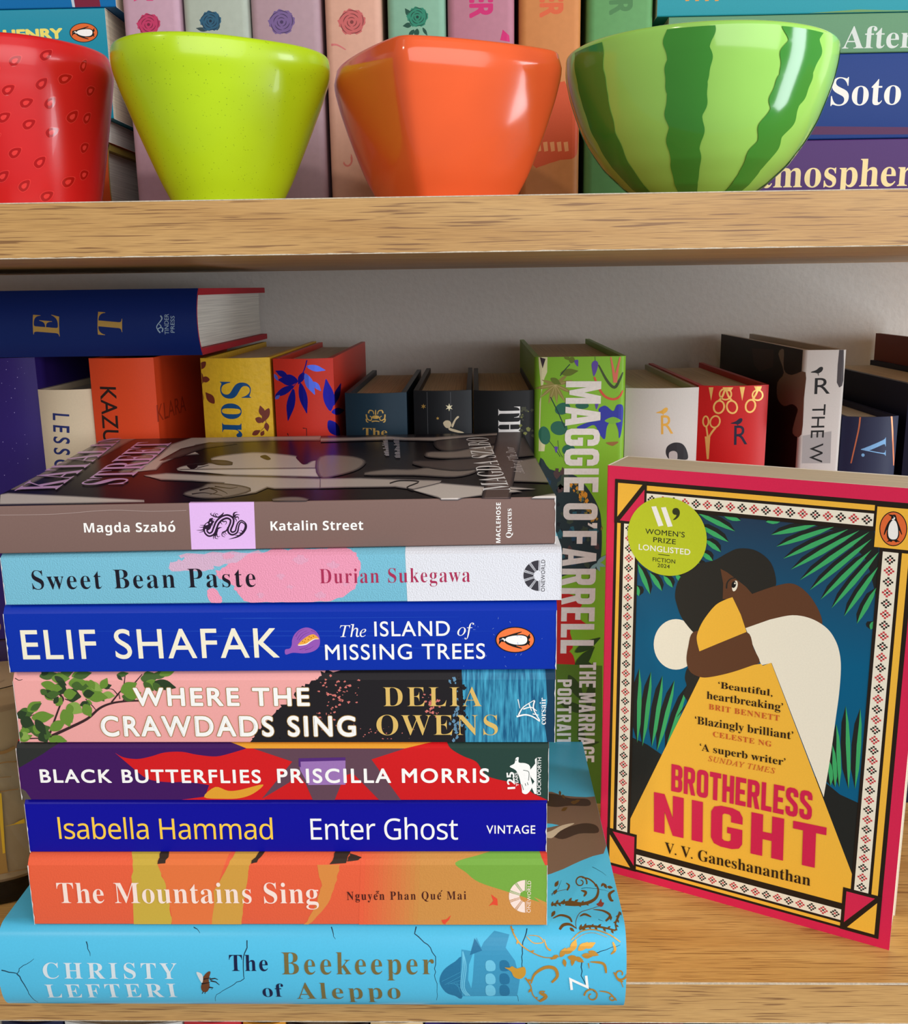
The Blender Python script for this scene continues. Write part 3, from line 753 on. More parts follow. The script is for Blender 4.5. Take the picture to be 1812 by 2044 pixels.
a.polys([c(strokep(spl(p, 5, False), w0, w1)) for p, w0, w1 in (
    ([(350, 800), (270, 820), (160, 822)], 34, 5), ([(360, 730), (290, 745), (225, 738)], 26, 5), ([(370, 690), (310, 692), (250, 688)], 20, 5), ([(370, 830), (300, 860), (222, 880)], 28, 5),
    ([(760, 480), (660, 480), (560, 440), (520, 400), (550, 380)], 34, 14), ([(620, 460), (590, 420), (640, 370)], 24, 10), ([(680, 470), (640, 420), (690, 395), (712, 430)], 24, 10), ([(740, 490), (810, 430), (860, 370)], 60, 20),
    ([(1120, 500), (1120, 400), (1160, 360), (1216, 352)], 60, 8), ([(1130, 480), (1180, 420), (1272, 425)], 50, 8), ([(1150, 490), (1230, 480), (1250, 545)], 40, 10), ([(1140, 510), (1190, 560), (1175, 605)], 30, 8),
    ([(820, 580), (860, 600), (920, 590), (930, 640), (900, 675)], 34, 8), ([(770, 620), (800, 640), (820, 680)], 26, 6), ([(690, 790), (760, 755), (815, 750)], 50, 6),
    ([(700, 780), (670, 900), (600, 980), (600, 1050)], 52, 10), ([(660, 930), (640, 1020), (720, 1040)], 34, 8), ([(680, 900), (700, 990), (765, 970)], 30, 8),
    ([(980, 740), (930, 830), (830, 880), (820, 960), (890, 996)], 44, 10), ([(880, 860), (850, 900), (910, 965)], 24, 6), ([(900, 850), (900, 900), (950, 925)], 24, 6),
    ([(1360, 870), (1320, 830), (1285, 836)], 30, 5), ([(1320, 900), (1270, 890), (1235, 890)], 30, 5), ([(1250, 960), (1190, 955), (1145, 960)], 30, 5),
    ([(520, 620), (580, 560), (645, 540)], 26, 5), ([(560, 640), (570, 690), (570, 720)], 20, 5))], DRG, D_)
a.poly(c(strokep(body, 30, 6, 32)), LIL, D_); a.poly(c(spl([(385, 690), (430, 640), (462, 655), (440, 685)], 3)), LIL, D_); a.poly(c(ell(518, 622, 24, 14, -50)), LIL, D_)
a.text('Magda Szabo', (168.3, 1062.9), (350.4, 1061.5), 1043, WHITE, 'author_lettering', font='n', sp=1.06)
a.poly(strokep([(341, 1044), (346, 1039.5)], 3.4, 2.2), WHITE, 'author_lettering')
a.text('Katalin Street', (540.3, 1059), (725, 1057.6), 1039.6, WHITE, 'title_lettering', font='n', sp=1.04)
a.text('MACLEHOSE', (998.6, 1083.4), (999.0, 1003.5), (989.7, 1083.4), WHITE, 'publisher_lettering', font='n', sp=1.1)
a.text('Quercus', (1020.8, 1073.3), (1020.8, 1015.4), (1009.4, 1073.3), WHITE, 'publisher_lettering', font='s', off=-.005)
a.poly(strokep(spl([(0, 1028.5), (110, 1026.5), (220, 1018.5), (300, 1021), (372, 1019)], 4, False), 1.1), C(170, 148, 142), 'crease_mark')
a.done()
# cover photograph of the taupe paperback
root, sp, fr, S = BK['kat']; a = Art(fr, S, eps=4e-6); c1 = crop(180, 860, 3.939); c2 = crop(640, 860, 3.775); cA = crop(0, 850, 2.9226)
KGL, KGM, KGD, KPA = (200, 188, 180), (142, 130, 122), (84, 73, 71), (224, 214, 206)
def offs(pts, d):
    n = len(pts); ar = sum(pts[k][0]*pts[(k+1) % n][1]-pts[(k+1) % n][0]*pts[k][1] for k in range(n)); sg = 1 if ar > 0 else -1; o = []
    for k in range(n):
        p, q = pts[k-1], pts[(k+1) % n]; dx, dy = q[0]-p[0], q[1]-p[1]; h = math.hypot(dx, dy) or 1
        o.append((pts[k][0]+sg*dy/h*d, pts[k][1]-sg*dx/h*d*.45))
    return o
def shade(pts, col):
    """a tone of the printed photograph with a soft grey edge"""
    if col is None: a.poly(pts, m_katc, P_); return
    n = 4
    for k in range(n):
        f = (k+1)/n; cc = tuple(int(c0+(c1_-c0)*f) for c0, c1_ in zip((20, 17, 24), col))
        a.poly(offs(pts, 7.5*(1-f)-(1.2 if k == n-1 else 0)), C(*cc, rough=.26), P_)
P_ = 'cover_photograph'
shade(cA([(0, 402), (45, 396), (430, 414), (840, 437), (842, 441), (0, 455)]), KPA)
shade(cA([(60, 372), (330, 200), (580, 52), (640, 48), (520, 140), (300, 270), (110, 372)]), KGM)
shade(c1([(60, 70), (160, 20), (420, 28), (300, 80), (120, 180), (0, 240), (-60, 240)]), KGM)
shade(c1([(230, 330), (420, 190), (560, 110), (640, 110), (520, 210), (350, 322)]), KGM)
shade(c1([(330, 328), (515, 302), (560, 250), (700, 190), (850, 180), (780, 150), (830, 108), (1000, 88), (1400, 72), (1812, 70), (1812, 44), (830, 36), (640, 112), (540, 205)]), KGL)
shade(c1([(560, 240), (720, 150), (940, 100), (1150, 96), (900, 130), (700, 200)]), KGD)
shade(c1(spl([(690, 310), (740, 280), (930, 262), (1090, 262), (960, 232), (1010, 206), (1200, 182), (1320, 176), (1500, 190), (1640, 212), (1690, 268), (1760, 235), (1812, 226), (1812, 358), (1100, 342), (860, 322)], 3)), KGL)
shade(c1([(690, 312), (1812, 300), (1812, 360), (1100, 344)]), KPA)
shade(c1(spl([(1335, 205), (1380, 192), (1420, 222), (1390, 232)], 4)), None)
shade(c1(spl([(1620, 205), (1700, 180), (1812, 170), (1812, 228), (1740, 240), (1680, 268), (1640, 240)], 4)), None)
shade(c1(spl([(760, 272), (840, 262), (930, 258), (860, 282), (800, 305)], 4)), None); shade(c1([(835, 290), (930, 264), (850, 282)]), KPA)
shade(c1(spl([(960, 242), (1060, 244), (1110, 262), (1010, 262)], 4)), KGD)
shade(c1([(430, 357), (600, 341), (1000, 360), (1812, 384), (1812, 448), (1450, 452), (1390, 442), (1300, 482), (1060, 522), (1000, 470), (1060, 408), (800, 390), (560, 382)]), KGL)
shade(c1(spl([(750, 492), (880, 452), (950, 422), (1150, 436), (1250, 470), (1060, 518), (900, 526), (790, 512)], 4)), KGM)
[shade(q_, None) for q_ in [c1(strokep(spl(p, 4, False), w, 3)) for p, w in (([(860, 470), (960, 452), (1050, 480), (1080, 500)], 12), ([(930, 450), (1000, 480), (940, 505)], 10), ([(980, 440), (1100, 455), (1160, 445)], 8), ([(800, 500), (900, 490), (1040, 512)], 8))]]
shade(c1(spl([(1440, 548), (1520, 530), (1640, 528), (1700, 548)], 4)), KGM)
shade(c2(spl([(0, 205), (200, 198), (320, 230), (270, 290), (120, 335), (0, 342)], 4)), KGM)
shade(c2(spl([(330, 330), (500, 300), (700, 300), (900, 270), (1100, 250), (1170, 300), (1010, 345), (700, 332)], 4)), KGM)
shade(c2([(0, 368), (300, 365), (520, 372), (910, 384), (880, 402), (700, 440), (560, 420), (180, 425), (0, 430)]), KGL)
shade(c2([(700, 450), (900, 402), (1230, 430), (1210, 485), (1030, 518), (910, 518), (880, 498)]), KPA)
shade(c2(strokep(spl([(520, 400), (600, 380), (740, 388), (650, 430), (700, 455)], 4, False), 10)), None)
shade(c2([(0, 62), (260, 60), (520, 50), (640, 60), (850, 58), (1080, 42), (1350, 24), (1350, 40), (900, 76), (500, 66), (0, 80)]), KGL)
shade(c2(spl([(870, 92), (960, 76), (1350, 46), (1340, 90), (1130, 130), (990, 150), (900, 140)], 4)), KGD)
shade(c2(spl([(800, 186), (830, 168), (1000, 166), (1150, 140), (1340, 120), (1320, 180), (1000, 206), (830, 200)], 4)), KGM)
shade(c2(spl([(700, 240), (900, 236), (1200, 215), (1330, 200), (1300, 260), (1050, 300), (800, 275)], 4)), KGD)
shade(c2([(1470, 60), (1520, 60), (1600, 190), (1480, 200)]), KGD)
shade(c2([(1470, 240), (1620, 215), (1720, 390), (1450, 380)]), KGM)
shade(c2([(1350, 18), (1500, 14), (1412, 512), (1232, 512)]), (98, 80, 76))
shade(c2([(1425, 432), (1610, 446), (1430, 444)]), KPA); shade(c2([(1420, 466), (1505, 460), (1428, 450)]), KPA)
shade(c2([(1590, 510), (1720, 488), (1775, 482), (1775, 510)]), KPA)
LILT = C(214, 170, 222, rough=.25)
a.text('KATALIN', tuple(cA([(332, 376)])[0]), tuple(cA([(735, 62)])[0]), tuple(cA([(92, 376)])[0]), LILT, 'cover_title_lettering', font='s', off=-.002)
a.text('STREET', tuple(cA([(720, 345)])[0]), tuple(cA([(1010, 97)])[0]), tuple(cA([(468, 345)])[0]), LILT, 'cover_title_lettering', font='s', off=-.002)
a.text('MAGDA SZABO', tuple(c2([(1432, 452)])[0]), tuple(c2([(1256, 56)])[0]), tuple(c2([(1218, 452)])[0]), C(250, 248, 248, rough=.3), 'cover_author_lettering', font='s', off=-.006)
a.text('Author of The Door', tuple(c2([(1536, 328)])[0]), tuple(c2([(1452, 130)])[0]), tuple(c2([(1450, 328)])[0]), C(216, 206, 206, rough=.3), 'cover_note_lettering', font='i')
random.seed(3)
for bx, by in (((505, 515), (195, 72)), ((590, 600), (210, 60))):
    for k in range(16):
        t = k/16; x = bx[1]+(bx[0]-bx[1])*t; y = by[0]+(by[1]-by[0])*t; w = random.uniform(20, 46)
        a.poly(c2([(x-w, y), (x, y), (x, y-4.4), (x-w, y-4.4)]), C(190, 186, 196, rough=.3), 'quote_lettering', lay=a.lay)
a.done()

# ---- sky blue textured paperback
a = text_art('sweet'); cA = crop(0, 850, 2.9226); cB = crop(560, 850, 2.6647); tx = dict(rough=.7, bump=.5, gscale=1900)
PK = C(238, 156, 184, **tx); LV = C(214, 178, 204, **tx); SW = C(226, 228, 236, **tx)
def blot(pts, amp, n=5, seed=1):
    random.seed(seed); out = []
    for p in spl(pts, n): out.append((p[0]+random.uniform(-amp, amp), p[1]+random.uniform(-amp, amp)))
    return out
a.poly(cA(blot([(1050, 750), (1300, 742), (1530, 736), (1500, 790), (1270, 815), (1220, 838), (1010, 848), (995, 800), (1070, 775)], 9)), LV, 'blossom_print')
a.poly(blot([(430, 1143), (455, 1128), (500, 1108), (560, 1097), (640, 1093), (694, 1092), (714, 1113), (717, 1135), (710, 1169), (686, 1190), (640, 1201), (560, 1204), (500, 1203), (478, 1190), (462, 1168), (436, 1152)], 3.2, seed=2), PK, 'blossom_print')
a.poly(cA(blot([(1210, 962), (1250, 950), (1290, 1000), (1285, 1030), (1225, 1030)], 5, seed=3)), PK, 'blossom_print')
a.polys([blot([(x-r, y), (x, y-r*.6), (x+r, y), (x, y+r*.6)], 2.2, seed=k) for k, (x, y, r) in enumerate(((560, 1150, 9), (600, 1118, 16), (640, 1188, 12), (520, 1188, 8), (665, 1128, 13), (690, 1165, 6), (455, 1110, 12), (580, 1172, 7)))], C(230, 164, 192, **tx), 'blossom_print')
a.poly([(810.5, 1085), (1128, 1070), (1128, 1202), (813, 1202)], SW, 'white_panel')
a.text('Sweet Bean Paste', (65.7, 1176.9), (510.8, 1171.4), 1138.4, INK, 'title_lettering', font='s', off=-.007, sp=1.16)
a.text('Durian Sukegawa', (638.8, 1164.6), (938.3, 1161.4), 1135.4, C(172, 46, 86), 'author_lettering', font='s', off=-.007, sp=1.14)
rosette(a, 1040+243/6.815, 980+1152/6.815, 30.5, C(58, 56, 64), (1040+322/6.815, 980+1368/6.815), (1040+326/6.815, 980+936/6.815), (1040+270/6.815, 980+1368/6.815))
a.done()

# ---- royal blue paperback
a = text_art('isl'); c = crop(560, 1210, 8.236); cD = crop(560, 1190, 2.6647)
random.seed(8)
for k in range(4):
    y = 1236+k*19+random.uniform(-5, 5)
    a.poly(strokep(spl([(60+random.uniform(0, 500), y), (420+random.uniform(0, 300), y+random.uniform(-3, 3)), (1000+random.uniform(-100, 90), y+random.uniform(-3, 3))], 5, False), .35, .2, .8), C(36, 82, 190, rough=.4), 'crease_mark', lay=a.lay)
a.lay += 1
a.text('ELIF SHAFAK', (46.9, 1315.8), (557.7, 1312), 1257.6, CREAM, 'author_lettering', bold=.006, sp=1.1)
FIG = C(152, 88, 184)
a.poly(c(spl([(75, 715), (150, 695), (182, 640), (190, 550), (230, 460), (320, 380), (430, 350), (540, 385), (610, 450), (645, 540), (640, 640), (590, 710), (500, 755), (370, 775), (200, 765), (85, 795)], 4)), FIG, 'fig_emblem')
a.polys([c(strokep(spl(p, 4, False), 9, 3)) for p in ([(250, 500), (300, 420), (390, 380)], [(270, 550), (340, 450), (440, 400)], [(300, 560), (380, 470), (480, 425)], [(310, 715), (400, 690), (450, 665)], [(400, 720), (490, 690), (540, 655)], [(500, 400), (560, 420), (600, 470)])], C(104, 52, 140), 'fig_emblem')
a.poly(c(spl([(280, 640), (340, 570), (430, 500), (520, 462), (580, 480), (632, 540), (560, 548), (490, 588), (420, 628), (340, 640)], 4)), C(244, 172, 66), 'fig_emblem')
a.poly(c(strokep(spl([(290, 643), (360, 638), (430, 620), (490, 578), (560, 540), (628, 536)], 4, False), 14, 4, 16)), WHITE, 'fig_emblem')
a.polys([c(ell(x, y, 9, n=8)) for x, y in ((362, 577), (395, 590), (407, 545), (455, 550), (470, 503), (503, 517), (540, 493))], C(150, 90, 30), 'fig_emblem')
a.text('The', (679, 1271.4), (731.2, 1271), 1246, WHITE, 'title_lettering', font='i')
a.text('ISLAND', (747.8, 1270), (897.7, 1268.8), 1240.6, WHITE, 'title_lettering', bold=.007, sp=1.1)
a.text('of', (912.8, 1268.6), (946.5, 1268), 1243.4, WHITE, 'title_lettering', font='i')
a.text('MISSING TREES', (650, 1317), (967.9, 1314.6), 1286.6, WHITE, 'title_lettering', bold=.007, sp=1.1)
penguin(a, 560+1247/2.6647, 1190+232/2.6647, 39.4, 1, C(246, 124, 66), sx=.82)
random.seed(18)
for k in range(26):
    x, y = random.uniform(900, 1105), random.uniform(1225, 1330); t = random.uniform(0, 6.3); l = random.uniform(1, 5)
    a.poly(strokep([(x, y), (x+l*math.cos(t), y+l*math.sin(t))], .9, .4), C(120, 150, 220), 'scuff_mark', lay=a.lay)
a.done()

# ---- pink paperback with leaves
def streak(c0, c1, sx, sz, axis=0, rough=.45):
    m = bpy.data.materials.new('printed_texture'); m.use_nodes = True; nt = m.node_tree; b = nt.nodes['Principled BSDF']
    tc = nt.nodes.new('ShaderNodeTexCoord'); mp = nt.nodes.new('ShaderNodeMapping'); mp.inputs['Scale'].default_value = (sx, sz, sz)
    n = nt.nodes.new('ShaderNodeTexNoise'); n.inputs['Scale'].default_value = 1; n.inputs['Detail'].default_value = 4
    r = nt.nodes.new('ShaderNodeValToRGB'); r.color_ramp.elements[0].position = .36; r.color_ramp.elements[1].position = .66
    r.color_ramp.elements[0].color = [lin(x) for x in c0]+[1]; r.color_ramp.elements[1].color = [lin(x) for x in c1]+[1]
    nt.links.new(tc.outputs['Object'], mp.inputs[0]); nt.links.new(mp.outputs[0], n.inputs['Vector']); nt.links.new(n.outputs['Fac'], r.inputs[0])
    nt.links.new(r.outputs[0], b.inputs['Base Color']); b.inputs['Roughness'].default_value = rough; b.inputs['Specular IOR Level'].default_value = .28
    return m
a = text_art('crw'); cC = crop(0, 1190, 2.9226); cD = crop(560, 1190, 2.6647)
DK = C(30, 27, 31)
random.seed(11)
edge = [(500, 1484), (512, 1462), (530, 1442), (548, 1430), (560, 1412), (585, 1396), (600, 1376), (612, 1366), (636, 1356), (644, 1340), (700, 1333), (925, 1330), (930, 1486)]
jag = []
for (p, q) in zip(edge, edge[1:]):
    for k in range(6):
        t = k/6; am = 5 if edge.index(p) < 10 else 1
        jag.append((p[0]+(q[0]-p[0])*t+random.uniform(-am, am), p[1]+(q[1]-p[1])*t+random.uniform(-am, am)))
a.poly(jag+[edge[-1]], DK, 'tree_print')
a.polys([blot([(x-r, y), (x, y-r), (x+r, y), (x, y+r)], r*.3, 3, seed=k) for k, (x, y, r) in enumerate([(random.uniform(500, 660), 0, random.uniform(1.2, 4.5)) for _ in range(90)]) for y in [random.uniform(1345, 1480)] if (x-500)*.9+(y-1484)*1.1 > -18 and (x < 650)], DK, 'tree_print')
a.poly(jag[:1]+[(518, 1482), (560, 1440), (590, 1415), (612, 1385), (560, 1412), (530, 1442)], DK, 'tree_print')
PKD = C(214, 120, 112)
a.polys([blot([(x-r, y), (x, y-r*.7), (x+r, y), (x, y+r*.7)], r*.35, 3, seed=k+50) for k, (x, y, r) in enumerate([(random.gauss(675, 20), random.gauss(1378, 16), random.uniform(.8, 3.4)) for _ in range(46)]+[(random.gauss(655, 12), random.gauss(1440, 20), random.uniform(.8, 3)) for _ in range(26)]+[(random.gauss(860, 9), random.gauss(1412, 12), random.uniform(.8, 4)) for _ in range(34)]+[(random.uniform(700, 840), random.gauss(1462, 7), random.uniform(.5, 1.8)) for _ in range(20)])], PKD, 'tree_print')
WAT = streak((14, 86, 128), (70, 170, 204), 900, 90)
a.poly([(921, 1330), (1112, 1328), (1112, 1487), (929, 1487)], WAT, 'water_print')
a.poly([(1088, 1335), (1112, 1333), (1112, 1487), (1092, 1487), (1086, 1440), (1092, 1400)], C(16, 56, 84), 'water_print')
a.polys([blot([(x-r, y), (x, y-r*1.5), (x+r, y), (x, y+r*1.5)], r*.4, 3, seed=k+150) for k, (x, y, r) in enumerate([(random.gauss(911, 6), random.uniform(1345, 1478), random.uniform(.8, 3.5)) for _ in range(44)])], C(96, 140, 170), 'water_print')
a.polys([blot([(x-r, y), (x, y-r*1.5), (x+r, y), (x, y+r*1.5)], r*.4, 3, seed=k+190) for k, (x, y, r) in enumerate([(random.gauss(921, 5), random.uniform(1342, 1482), random.uniform(.8, 4)) for _ in range(50)])], DK, 'water_print')
BR = C(58, 36, 38); L1 = C(104, 142, 52); L2 = C(68, 100, 44); L3 = C(42, 62, 36); L4 = C(136, 168, 78)
a.polys([cC(strokep(spl(p, 4, False), w0, w1)) for p, w0, w1 in (
    ([(280, 825), (400, 770), (510, 715), (580, 655), (650, 625), (740, 612), (830, 610)], 18, 9), ([(290, 805), (320, 720), (350, 640), (370, 600), (350, 560), (380, 490), (400, 455)], 12, 6),
    ([(650, 620), (690, 570), (720, 530), (730, 460)], 10, 5), ([(720, 610), (750, 550), (800, 490), (830, 455)], 9, 5), ([(690, 580), (660, 545), (630, 540)], 6, 3), ([(700, 600), (695, 570)], 6, 4),
    ([(370, 600), (330, 560), (300, 550)], 7, 3), ([(380, 600), (420, 610), (470, 590)], 6, 3), ([(500, 600), (540, 640), (560, 665)], 6, 4), ([(130, 735), (170, 705), (200, 690)], 6, 3), ([(110, 840), (180, 830), (280, 828)], 8, 6), ([(88, 478), (110, 490), (132, 486)], 5, 3))], BR, 'leaf_print')
def leafp(x, y, l, w, d):
    r = math.radians(d); q = [(0, 0), (.25, .42), (.55, .5), (.85, .2), (1, 0), (.85, -.18), (.55, -.46), (.25, -.4)]
    return spl([(x+l*u*math.cos(r)-w*v*math.sin(r), y+l*u*math.sin(r)+w*v*math.cos(r)) for u, v in q], 3)
lv = [(230, 468, 90, 44, -8, 1), (240, 510, 80, 40, 10, 0), (300, 480, 90, 50, 0, 0), (250, 550, 80, 40, 30, 2), (270, 580, 70, 38, -10, 1), (320, 520, 70, 60, 30, 2), (340, 470, 80, 40, -20, 1), (380, 570, 80, 66, 10, 2), (400, 510, 90, 60, -5, 0), (430, 470, 90, 40, -12, 1), (460, 510, 90, 60, 20, 0), (480, 520, 110, 70, 40, 0), (500, 570, 110, 60, 10, 0), (520, 500, 80, 40, 35, 3), (590, 540, 60, 40, -60, 0), (600, 570, 60, 36, 10, 3), (330, 640, 50, 40, -60, 0), (370, 660, 90, 60, 70, 0), (400, 630, 80, 60, 30, 3), (490, 630, 70, 50, 60, 0), (510, 610, 60, 40, 100, 1), (105, 690, 80, 56, -10, 1), (160, 670, 80, 50, -35, 0), (185, 710, 110, 56, -6, 0), (120, 720, 70, 60, 20, 2), (150, 800, 60, 60, -70, 1), (190, 770, 100, 50, 20, 0), (190, 800, 90, 70, -20, 1), (240, 790, 60, 60, 60, 2), (290, 780, 90, 50, -30, 0), (300, 820, 80, 36, 16, 0), (110, 840, 70, 36, -20, 0), (120, 800, 50, 40, 30, 3), (705, 560, 90, 60, -30, 0), (730, 580, 80, 50, -10, 0), (820, 480, 80, 50, 0, 1), (850, 500, 80, 50, 20, 0), (880, 470, 90, 36, -10, 1), (900, 500, 110, 50, 15, 2), (930, 460, 90, 40, -20, 0), (680, 462, 60, 26, -10, 1)]
random.seed(77)
lv = [(x, y, l*1.2, w*1.2, d, j) for x, y, l, w, d, j in lv]+[(x+random.uniform(-22, 26), y+random.uniform(-14, 16), l*random.uniform(.6, 1), w*random.uniform(.7, 1), d+random.uniform(-60, 60), random.choice((0, 1, 1, 2))) for x, y, l, w, d, j in lv]
for k, (x, y, l, w, d, j) in enumerate(lv):
    a.poly(cC(leafp(x, y, l, w, d)), (L1, L2, L3, L4)[j], 'leaf_print', lay=a.lay+k % 5)
a.lay += 5
GO = C(160, 122, 58)
for body, A_, B_, tp in (('WHERE THE', (269.5, 1408), (617, 1408), 1374), ('CRAWDADS SING', (204.5, 1468.4), (709.5, 1468.5), 1430)):
    a.text(body, A_, B_, tp, GO, 'title_lettering', bold=.05, sp=1.2)
    a.text(body, A_, B_, tp, WHITE, 'title_lettering', bold=.026, sp=1.2)
GDL = C(222, 186, 104)
a.text('DELIA', (765.3, 1409.8), (961.5, 1409.8), 1371, GDL, 'author_lettering', font='s', off=-.01, sp=1.14)
a.text('OWENS', (752, 1467), (993.5, 1467), 1426.5, GDL, 'author_lettering', font='s', off=-.01, sp=1.12)
a.text('corsair', (1089, 1446), (1089, 1392.6), (1077, 1446), WHITE, 'publisher_lettering', font='s', off=-.003)
a.polys([cD(strokep(spl(p, 4, False), w0, w1)) for p, w0, w1 in (([(1255, 640), (1300, 630), (1340, 640), (1378, 665)], 9, 6), ([(1265, 632), (1290, 590), (1350, 552)], 8, 3), ([(1290, 600), (1330, 590), (1362, 610)], 7, 4), ([(1350, 555), (1345, 600), (1378, 660)], 8, 5), ([(1262, 548), (1272, 596)], 5, 3), ([(1320, 570), (1335, 610)], 7, 4), ([(1340, 625), (1372, 632)], 6, 3))], WHITE, 'publisher_logo')
a.done()

# ---- red and purple paperback
a = text_art('but'); PU = C(64, 18, 92); YE = C(226, 160, 46); MV = C(98, 68, 82); GN = C(38, 66, 58)
a.poly(cC([(90, 845), (1320, 840), (1436, 888), (1260, 990), (1190, 1195), (90, 1195)]), PU, 'wing_print')
a.poly(cC(spl([(670, 913), (720, 940), (800, 950), (880, 935), (960, 912), (1060, 908), (1150, 925), (1260, 935), (1350, 915)], 4, False)+[(1440, 888), (1705, 965), (1545, 1195), (1060, 1195)]+spl([(1190, 1170), (1255, 1115), (1100, 1085), (980, 1085), (860, 1065), (760, 990)], 4, False)), m_but, 'wing_print')
a.poly(cC(spl([(1190, 1172), (1255, 1113), (1330, 1135), (1400, 1130), (1535, 1098), (1480, 1150), (1400, 1178), (1300, 1182)], 4)), YE, 'wing_print')
a.poly(cC([(90, 845), (370, 845), (250, 920), (110, 1002), (95, 980)]), C(44, 46, 44), 'wing_print'); a.poly(cC([(112, 1120), (150, 1137), (184, 1195), (120, 1195)]), C(86, 76, 66), 'wing_print')
a.poly([cC([(1478, 889)])[0]]+cD([(660, 811), (483, 868), (640, 1092), (525, 1092), (383, 940), (340, 955), (288, 1092), (172, 1092), (135, 1000), (60, 905)])+cC([(1705, 965)]), MV, 'wing_print')
a.poly(cC([(1705, 965), (1720, 1000), (1690, 1085), (1528, 1182)]), MV, 'wing_print')
a.poly([cC([(1310, 840)])[0]]+cD([(860, 765), (660, 810)])+[cC([(1440, 888)])[0]], YE, 'wing_print')
a.poly(cD(spl([(880, 765), (905, 810), (970, 850), (1040, 880), (1075, 930), (1120, 965), (1280, 1000)], 4, False)+[(1345, 1050), (1440, 1100), (1440, 760)]), GN, 'wing_print')
a.poly(cD([(96, 865), (345, 860), (345, 1002), (148, 1004), (104, 925)]), C(158, 116, 182), 'wing_print'); a.poly(cD([(96, 862), (345, 857), (345, 874), (106, 880), (108, 910), (96, 905)]), C(84, 40, 120), 'wing_print')
a.text('BLACK BUTTERFLIES', (82.3, 1561.4), (520.4, 1562.4), 1536, WHITE, 'title_lettering', bold=.022, sp=1.18)
a.text('PRISCILLA MORRIS', (555, 1562), (975.5, 1561.6), 1534.8, WHITE, 'author_lettering', bold=.022, sp=1.18)
P_ = 'publisher_logo'
a.poly(cD(spl([(1218, 906), (1243, 890), (1250, 862), (1266, 857), (1266, 884), (1300, 888), (1326, 905), (1328, 960), (1338, 1010), (1312, 1050), (1286, 1046), (1282, 1020), (1268, 960), (1250, 925)], 3)), WHITE, P_)
a.poly(cD([(1362, 858), (1352, 868), (1354, 890), (1324, 928), (1330, 960), (1350, 985), (1332, 1010), (1350, 1050), (1362, 1052)]), WHITE, P_)
a.polys([cD(strokep(spl(p, 4, False), 3)) for p in ([(1290, 925), (1320, 935), (1318, 980)], [(1282, 1000), (1292, 1030)], [(1300, 995), (1304, 1008)], [(1312, 990), (1316, 1004)])], GN, P_); a.poly(cD(ell(1252, 872, 3, n=8)), GN, P_)
a.text('DUCKWORTH', tuple(cD([(1383, 1055)])[0]), tuple(cD([(1386, 858)])[0]), tuple(cD([(1364, 1055)])[0]), WHITE, 'publisher_lettering', bold=.008)
a.text('125', tuple(cD([(1246, 1022)])[0]), tuple(cD([(1240, 936)])[0]), tuple(cD([(1208, 1026)])[0]), WHITE, 'publisher_lettering', font='g', bold=.03)
a.text('YEARS', tuple(cD([(1266, 1010)])[0]), tuple(cD([(1260, 938)])[0]), tuple(cD([(1251, 1012)])[0]), WHITE, 'publisher_lettering', font='g', bold=.01)
a.done()

# ---- plain deep blue paperback
a = text_art('ent')
a.text('lsabella Hammad', (118.6, 1674.4), (545, 1675.4), 1631, C(255, 208, 70), 'author_lettering', font='m', sp=.96)
a.text('Enter Ghost', (620.8, 1675.8), (914.1, 1675.8), 1631.4, WHITE, 'title_lettering', font='m', sp=.96)
a.text('VINTAGE', (971, 1663.8), (1068, 1663.8), 1647.6, WHITE, 'publisher_lettering', bold=.01, sp=1.1)
a.done()

# ---- orange and mustard paperback
a = text_art('mnt'); cE = crop(0, 1580, 2.8313); cF = crop(600, 1580, 2.6647); MU = C(204, 172, 64, rough=.55); ORM = C(226, 138, 66, rough=.55); OC = C(208, 150, 74, rough=.55)
def rough_poly(pts, amp, seed, n=5):
    random.seed(seed); o = []
    for p, q in zip(pts, pts[1:]+pts[:1]):
        for k in range(n): o.append((p[0]+(q[0]-p[0])*k/n+random.uniform(-amp, amp), p[1]+(q[1]-p[1])*k/n))
    return o
a.poly(cE(rough_poly([(750, 330), (918, 330), (890, 412), (935, 520), (970, 700), (972, 760), (760, 760), (748, 480)], 6, 1)), MU, 'paint_print')
a.poly(cE([(920, 335), (1310, 335), (1240, 500), (1235, 760), (972, 760), (970, 700), (935, 520), (890, 410)]), C(232, 118, 62, rough=.55), 'paint_print')
a.poly(cE(rough_poly([(1330, 335), (1480, 335), (1414, 408), (1396, 480), (1380, 640), (1362, 760), (1200, 760), (1210, 560), (1280, 430)], 5, 2)), C(212, 158, 66, rough=.55), 'paint_print')
a.poly(cF(rough_poly([(90, 390), (212, 388), (190, 470), (150, 592), (40, 715), (20, 715), (80, 600), (110, 500)], 4, 3)), C(222, 140, 66, rough=.55), 'paint_print')
for k in range(14):
    x = 330+k*24; a.poly(cF([(x, 310), (1320, 310), (1320, 720), (x-20, 720)]), C(int(236-k*2.1), int(98+k*3.6), int(62+k*.8), rough=.55, bump=.2), 'paint_print')
GR = C(122, 172, 66, rough=.55)
a.poly(cF(spl([(1035, 312), (940, 340), (822, 378), (880, 430), (950, 482), (1110, 535), (1310, 600)], 4, False)+[(1320, 312)]), GR, 'paint_print')
a.poly(cF([(1265, 312), (1320, 312), (1320, 390), (1300, 392), (1280, 350)]), C(214, 66, 46, rough=.55), 'paint_print')
a.poly(cF([(1240, 560), (1312, 590), (1312, 620)]), OC, 'paint_print')
